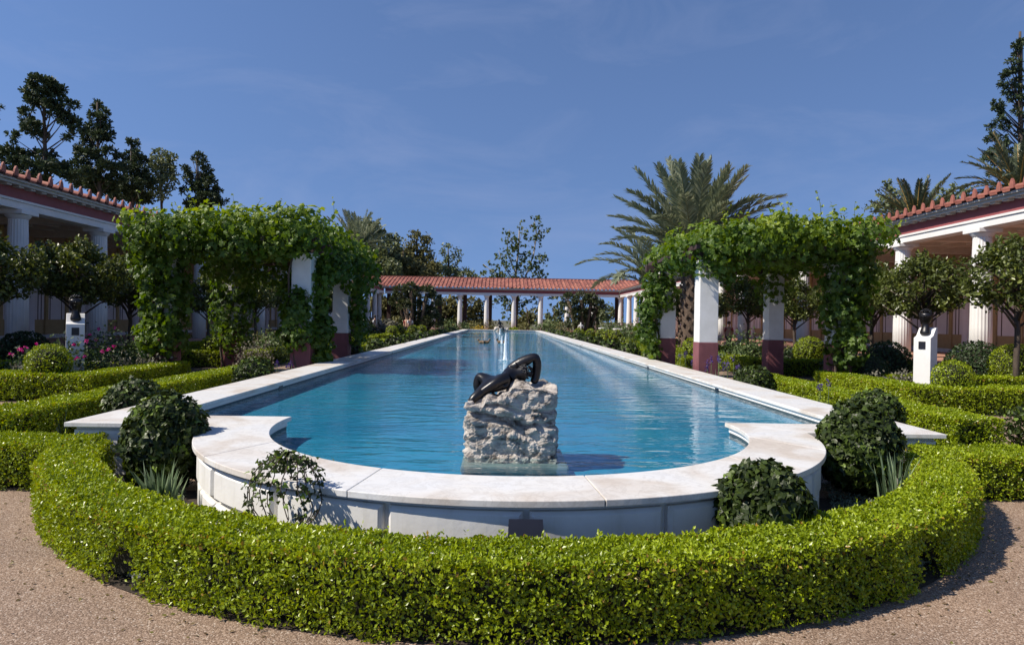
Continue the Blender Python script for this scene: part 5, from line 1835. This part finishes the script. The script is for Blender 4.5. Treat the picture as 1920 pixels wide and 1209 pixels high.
RG = 'trees beyond the right portico'
cl = []
for k in range(30):
    f = k / 29
    y = 75 + f * 255
    w = 10 + f * 72
    for q in range(1 + int(f * 4.2)):
        cl.append((1912 + random.uniform(-1, .9) * w, y + random.uniform(-4, 4), 6 + 6 * f, 4 + 3 * f))
tree('conifer_tree', 1913, 52, cl, 'tall narrow conifer cut by the right photo edge', 'pine', .36, 1.0, (1916, 60), 'pine', RG, tr=.34)
tree('eucalyptus_tree', 1672, 66, [(1672, 345, 14, 10), (1660, 362, 16, 12), (1690, 360, 14, 12), (1640, 388, 20, 10), (1668, 385, 24, 14), (1690, 392, 20, 14)], 'dark round tree behind the spiky palm, right of the right vine', 'euc', .42, 1.4, (1672, 350), 'broad', RG, tr=.3)
tree('broad_tree', 1790, 66, [(1775, 362, 16, 10), (1800, 355, 16, 10), (1760, 378, 20, 12), (1790, 376, 24, 12), (1822, 370, 12, 8)], 'low dark tree between the two palms above the right roof', 'euc', .42, 1.4, (1790, 360), 'broad', RG, tr=.3)

# low planting in front of the far portico
for k, (px, py, Y, r, mat, lab) in enumerate(((700, 612, 66, 1.0, 'olive', 'brown-green shrub left of the left fan palm'), (842, 608, 72, 1.0, 'shrub', 'shrub at the foot of the first clear far column'), (868, 610, 72.5, .8, 'shrub', 'shrub right of the first clear far column'), (892, 611, 73, .7, 'olive', 'low shrub midway between the first two clear far columns'),
                                             (925, 610, 73, .9, 'olive', 'reddish brown shrub just left of the far seated statue'), (985, 611, 73, .8, 'olive', 'low shrub between the third and fourth far columns'), (1012, 612, 72, .8, 'shrub', 'bright shrub at the foot of the fourth far column'),
                                             (1035, 610, 72, 1.1, 'shrub', 'green shrub right of the fourth far column'), (963, 614, 72, .5, 'boxfar', 'small bright shrub at the foot of the third far column'), (1058, 612, 70, 1.0, 'olive', 'shrub left of the right fan palm'))):
    c = at(px, py, Y)
    bush('low_shrub', (c.x, c.y), r, .22, 300, mat, lab, T_QUAD, (1.2, 1, .8), group='low shrubs before the far portico')
c = at(899, 612, 71.2)
bush('low_shrub', (c.x, c.y), .5, .16, 240, 'yellow', 'yellow flowering mound at the far end of the pool', T_QUAD, (1.6, 1, .9), group='low shrubs before the far portico')
for s, side in ((-1, 'left'), (1, 'right')):
    for k in range(7):
        y = 24 + 6 * k
        c_ = (AX + s * (9.2 + random.uniform(-.5, .9)), y)
        bush('low_shrub', c_, .55 + .05 * k, .12 + .02 * k, 420, ['olive', 'shrub', 'greyleaf'][k % 3], f'{["brownish", "green", "grey"][k % 3]} bush in the outer {side} bed, {ORD[k]} from the pergola', T_OVAL, (1.2, 1, .9), group='bushes in the outer beds')

# ------------------------------------------------------------------ fountain jets, ducks, far statue, people, tables
for px, ytop, ybase, r, lab in ((948, 623, 676, .085, 'tallest nearest white fountain jet behind the bronze statue'), (941, 630, 645, .065, 'middle white fountain jet beyond the tallest one'), (937.5, 617, 628, .08, 'farthest thin fountain jet before the seated statue')):
    b = gnd(px, ybase, ZW)
    t_ = at(px + (1 if r == .085 else 0), ytop, b.y)
    h = t_.z - ZW
    o = empty('fountain_jet', (b.x, b.y, ZW), lab, 'fountain', 'white fountain jets in the pool')
    g = G()
    prof = [(r * w_, h * z_) for w_, z_ in ((1.0, 0), (.95, .06), (.78, .15), (.68, .3), (.66, .45), (.56, .6), (.46, .72), (.34, .84), (.20, .93), (.03, 1))]
    pr2 = [(a_ * (1 + .22 * math.sin(i * 3.1)), z_) for i, (a_, z_) in enumerate(prof)]
    g.lathe([(a_ * .85, z_) for a_, z_ in pr2], b, 14, 0, lambda q: 1 + .25 * math.sin(5 * q))
    g.build('water_core', plain('white_water_' + str(px), (.85, .9, .94), (.7, .8, .88), 20, .3), o)
    P = []
    for k in range(420):
        f = random.random() ** 1.2
        rr = r * (1.05 - .8 * f) * random.uniform(.4, 1.25)
        a_ = random.uniform(0, 2 * PI)
        P.append((b.x + rr * math.cos(a_), b.y + rr * math.sin(a_), ZW + f * h * random.uniform(.9, 1.03)))
    P = np.array(P); g = G()
    leaves(g, P, RNG.normal(size=P.shape), .024 * (b.y / 25), T_QUAD, 0, 1, .5, (0, 0, .8))
    g.build('droplets', plain('white_drops_' + str(px), (.88, .93, .96), (.8, .87, .92), 20, .25), o)
    g = G()
    P = np.array([(b.x + rr * math.cos(a_), b.y + rr * math.sin(a_), ZW + .012) for a_, rr in zip(RNG.uniform(0, 2 * PI, 260), r * 2.6 * RNG.uniform(.1, 1, 260) ** .8)])
    leaves(g, P, np.tile([0, 0, 1.], (len(P), 1)), .05 * (b.y / 25), T_QUAD, 0, 1, .25, (1, 0, 0))
    g.build('splash', plain('foam_' + str(px), (.8, .87, .9), (.65, .76, .82), 20, .3), o)


def duck(px, py, head, label, face):
    b = gnd(px, py, ZW)
    o = empty('duck', (b.x, b.y, ZW), label, 'duck', 'ducks on the pool')
    L = lambda x, z, y=0: (b.x + face * x * .72, b.y + y, ZW + z * .8)
    body = skinned('body', [(L(-.19, .075), .055), (L(-.12, .06), .095, .08), (L(0, .06), .10, .085), (L(.13, .07), .075, .07), (L(.18, .15), .038), (L(.20, .215), .045), (L(.235, .215), .032)], [(i, i + 1) for i in range(6)], M['duckbrown'], o, 2, 2)
    bake(body)
    g = G()
    g.lathe([(.01, -.055), (.044, -.03), (.053, 0), (.045, .03), (.01, .054)], L(.205, .22), 12)
    g.build('head', M[head], o)
    g = G(); g.tube([L(.245, .21), L(.29, .205), L(.315, .20)], [.02, .018, .008], 8); g.build('beak', M['beak'], o)


duck(903, 643.5, 'duckbrown', 'leftmost brown duck of the pair swimming side by side on the pool', -1)
duck(912, 643.5, 'duckbrown', 'right brown duck of the pair swimming side by side on the pool', 1)
duck(938, 643, 'duckdark', 'dark headed duck left of the middle fountain jet', -1)
duck(943.5, 643.5, 'duckdark', 'dark headed duck just right of the middle fountain jet', 1)

# far seated bronze on white stones
b = at(938, 618, 68.4)
o = empty('white_stone', (b.x, b.y, 0), 'white rough stones under the far seated statue at the end of the pool', 'rock')
for (x, z, r) in ((-.38, .50, .30), (.05, .45, .42), (.55, .42, .30)):
    g = G()
    D = sphere_pts(1)
    nu, nv = 14, 9
    V = []; Fs = []
    for i in range(nv + 1):
        for j in range(nu):
            th = PI * i / nv; ph = 2 * PI * j / nu
            rr = r * (1 + .18 * math.sin(3 * ph + x * 9 + th * 4))
            V.append((b.x + x + rr * math.sin(th) * math.cos(ph), b.y + rr * math.sin(th) * math.sin(ph), .35 + z * .35 + rr * math.cos(th)))
    for i in range(nv):
        for j in range(nu):
            Fs.append((i * nu + j, (i + 1) * nu + j, (i + 1) * nu + (j + 1) % nu, i * nu + (j + 1) % nu))
    g.add(V, Fs); g.build('stone', M['rock'], o)
st = empty('seated_statue', (b.x, b.y, .8), 'dark bronze seated figure at the far end of the pool', 'statue')
L = lambda x, y, z: (b.x + x, b.y + y, .72 + z)
JJ = [(L(.05, 0, .12), .15, .13), (L(.0, 0, .34), .14, .12), (L(-.06, -.02, .56), .16, .12), (L(-.12, -.06, .70), .055), (L(-.16, -.10, .82), .10), (L(-.15, -.1, .90), .08),
      (L(.12, -.05, .52), .06), (L(.26, -.1, .34), .05), (L(.30, -.25, .22), .04), (L(-.22, -.08, .52), .06), (L(-.30, -.15, .34), .05), (L(-.26, -.3, .24), .04),
      (L(.16, -.28, .14), .09), (L(.28, -.48, .12), .07), (L(.36, -.5, -.30), .05), (L(.40, -.62, -.34), .035), (L(-.08, -.28, .12), .09), (L(-.12, -.48, .16), .07), (L(-.16, -.5, -.28), .05), (L(-.16, -.64, -.32), .035)]
BB = [(0, 1), (1, 2), (2, 3), (3, 4), (4, 5), (2, 6), (6, 7), (7, 8), (2, 9), (9, 10), (10, 11), (0, 12), (12, 13), (13, 14), (14, 15), (0, 16), (16, 17), (17, 18), (18, 19)]
bake(skinned('body', JJ, BB, M['bronze'], st, 2))


def person(px, Y, face, shirt, label, h=1.7):
    c = at(px, 600, Y)
    o = empty('person', (c.x, c.y, .01), label, 'person', 'visitors in the garden')
    k = h / 1.75
    L = lambda x, y, z: (c.x + (x * math.cos(face) - y * math.sin(face)) * k, c.y + (x * math.sin(face) + y * math.cos(face)) * k, .01 + z * k)
    JJ = [(L(0, 0, .95), .15, .11), (L(0, 0, 1.15), .13, .10), (L(0, 0, 1.36), .15, .11), (L(0, .0, 1.48), .06), (L(0, -.02, 1.58), .075), (L(0, -.01, 1.68), .085),
          (L(.20, 0, 1.40), .055), (L(.25, .0, 1.13), .045), (L(.24, -.10, .90), .035), (L(.24, -.12, .80), .035),
          (L(-.20, 0, 1.40), .055), (L(-.25, .0, 1.13), .045), (L(-.24, -.10, .90), .035), (L(-.24, -.12, .80), .035),
          (L(.09, 0, .85), .09), (L(.10, -.04, .48), .065), (L(.10, .06, .08), .045), (L(.11, -.12, .04), .035),
          (L(-.09, 0, .85), .09), (L(-.10, .03, .48), .065), (L(-.10, -.04, .08), .045), (L(-.11, -.2, .04), .035)]
    BB = [(0, 1), (1, 2), (2, 3), (3, 4), (4, 5), (2, 6), (6, 7), (7, 8), (8, 9), (2, 10), (10, 11), (11, 12), (12, 13), (0, 14), (14, 15), (15, 16), (16, 17), (0, 18), (18, 19), (19, 20), (20, 21)]
    bake(skinned('body', JJ, BB, M['skin'], o, 1))
    JS = [(p, (r[0] + .012), (r[-1] + .012)) for p, *r in JJ]
    sh = [JS[i] for i in (0, 1, 2, 6, 7, 10, 11)]
    bake(skinned('shirt', sh, [(0, 1), (1, 2), (2, 3), (3, 4), (2, 5), (5, 6)], M[shirt], o, 1))
    tr = [JS[i] for i in (0, 14, 15, 16, 18, 19, 20)]
    bake(skinned('trousers', tr, [(0, 1), (1, 2), (2, 3), (0, 4), (4, 5), (5, 6)], M['cloth_dark'], o, 1))
    g = G(); g.lathe([(.03, .10), (.085, .07), (.098, .0), (.09, -.05)][::-1], L(0, .012, 1.68), 12); g.build('hair', M['hair'], o)


person(769, 55, .6, 'cloth_white', 'person in a white shirt standing left of the dark left fan palm')
person(762, 56.5, -.5, 'cloth_red', 'person in a red shirt beside the one in white on the left')
person(703, 50, 1.2, 'cloth_white', 'person in a pale shirt seen just right of the left pergola')
person(1367, 36, 2.4, 'cloth_red', 'person in dark red seen through the right pergola', 1.62)

for px, py, Y, lab in ((1130, 622, 47, 'left white stone table with two slab legs in the far right bed'), (1158, 627, 43, 'right white stone table with two slab legs in the far right bed')):
    c = at(px, 605, Y)
    o = empty('stone_table', (c.x, c.y, 0), lab, 'table', 'white stone tables')
    g = G(); g.box(c.x - .24, c.x + .24, c.y - .5, c.y + .5, 1.0, 1.1); g.box(c.x - .20, c.x + .20, c.y - .45, c.y + .45, .93, .9995); g.build('top', M['marble'], o, bevel=.02)
    for sx in (-.13, .13):
        g = G(); g.box(c.x + sx - .055, c.x + sx + .055, c.y - .4, c.y + .4, 0, .9295); g.build('leg', M['marble'], o, bevel=.02)

c = at(1106, 600, 56)
o = empty('marble_statue', (c.x - 1.0, c.y - 2, 0), 'small white marble torso statue before the right fan palm', 'statue')
L = lambda x, z, y=0: (c.x - 1.0 + x, c.y - 2 + y, z)
bake(skinned('figure', [(L(0, .75), .14, .11), (L(.02, 1.0), .12, .09), (L(0, 1.2), .14, .10), (L(0, 1.34), .05), (L(.01, 1.45), .085), (L(.19, 1.18), .05), (L(.23, .95), .04), (L(-.18, 1.18), .05), (L(-.22, .95), .04), (L(.07, .5), .075), (L(.08, .25), .05), (L(-.07, .5), .075), (L(-.08, .25), .05)],
             [(0, 1), (1, 2), (2, 3), (3, 4), (2, 5), (5, 6), (2, 7), (7, 8), (0, 9), (9, 10), (0, 11), (11, 12)], M['marble'], o, 2))
g = G(); g.box(c.x - 1.22, c.x - .78, c.y - 2.22, c.y - 1.78, 0, .24); g.build('base', M['marble'], o)

# ------------------------------------------------------------------ light
EL = math.radians(46)
AZ = math.radians(16)
sd = Vector((math.cos(EL) * math.cos(AZ), math.cos(EL) * math.sin(AZ), -math.sin(EL)))   # the way the light travels
sl = bpy.data.lights.new('sun', 'SUN')
sl.energy = 5.0
sl.angle = math.radians(.53)
sl.color = (1, .915, .78)
so = bpy.data.objects.new('sun', sl)
COL.objects.link(so)
so.rotation_euler = sd.to_track_quat('-Z', 'Y').to_euler()
w = bpy.data.worlds.new('World')
SC.world = w
w.use_nodes = True
t = w.node_tree
bg = t.nodes['Background']
sky = t.nodes.new('ShaderNodeTexSky')
sky.sky_type = 'NISHITA'
sky.sun_disc = False
sky.sun_elevation = EL
sky.sun_rotation = math.atan2(-sd.x, -sd.y)
sky.altitude = 50
sky.air_density = 1.0
sky.dust_density = 0
sky.ozone_density = 5.2
tc = t.nodes.new('ShaderNodeTexCoord')
lift = N(t, 'ShaderNodeVectorMath', operation='MULTIPLY_ADD'); lift.inputs[1].default_value = (1, 1, .7); lift.inputs[2].default_value = (0, 0, .25)
norm = N(t, 'ShaderNodeVectorMath', operation='NORMALIZE')
t.links.new(tc.outputs['Generated'], lift.inputs[0]); t.links.new(lift.outputs[0], norm.inputs[0]); t.links.new(norm.outputs[0], sky.inputs[0])
# faint high cloud wisps
mp = t.nodes.new('ShaderNodeMapping'); mp.inputs['Scale'].default_value = (2.2, 2.2, 7); mp.inputs['Rotation'].default_value = (.0, .35, .3)
nz = N(t, 'ShaderNodeTexNoise', Scale=1.6, Detail=7, Roughness=.6, Distortion=.7)
t.links.new(tc.outputs['Generated'], mp.inputs['Vector']); t.links.new(mp.outputs['Vector'], nz.inputs['Vector'])
rp = ramp(t, [(.47, (0, 0, 0)), (.75, (.19, .19, .19))])
t.links.new(nz.outputs['Fac'], rp.inputs['Fac'])
mx = N(t, 'ShaderNodeMix', data_type='RGBA'); mx.inputs[7].default_value = (3.2, 3.7, 5.0, 1)
t.links.new(rp.outputs[0], mx.inputs[0]); t.links.new(sky.outputs[0], mx.inputs[6])
tint = N(t, 'ShaderNodeMix', data_type='RGBA', blend_type='MULTIPLY'); tint.inputs[0].default_value = 1; tint.inputs[7].default_value = (1.03, .995, 1.065, 1)
t.links.new(mx.outputs[2], tint.inputs[6])
t.links.new(tint.outputs[2], bg.inputs['Color'])
bg.inputs['Strength'].default_value = .102

vs = SC.view_settings
SC.display_settings.display_device = 'sRGB'
vs.view_transform = 'Standard'
vs.look = 'None'
vs.exposure = .36
vs.gamma = 1
vs.use_curve_mapping = False
SC.cycles.max_bounces = 8
SC.cycles.transparent_max_bounces = 16
SC.cycles.diffuse_bounces = 4
SC.cycles.glossy_bounces = 3
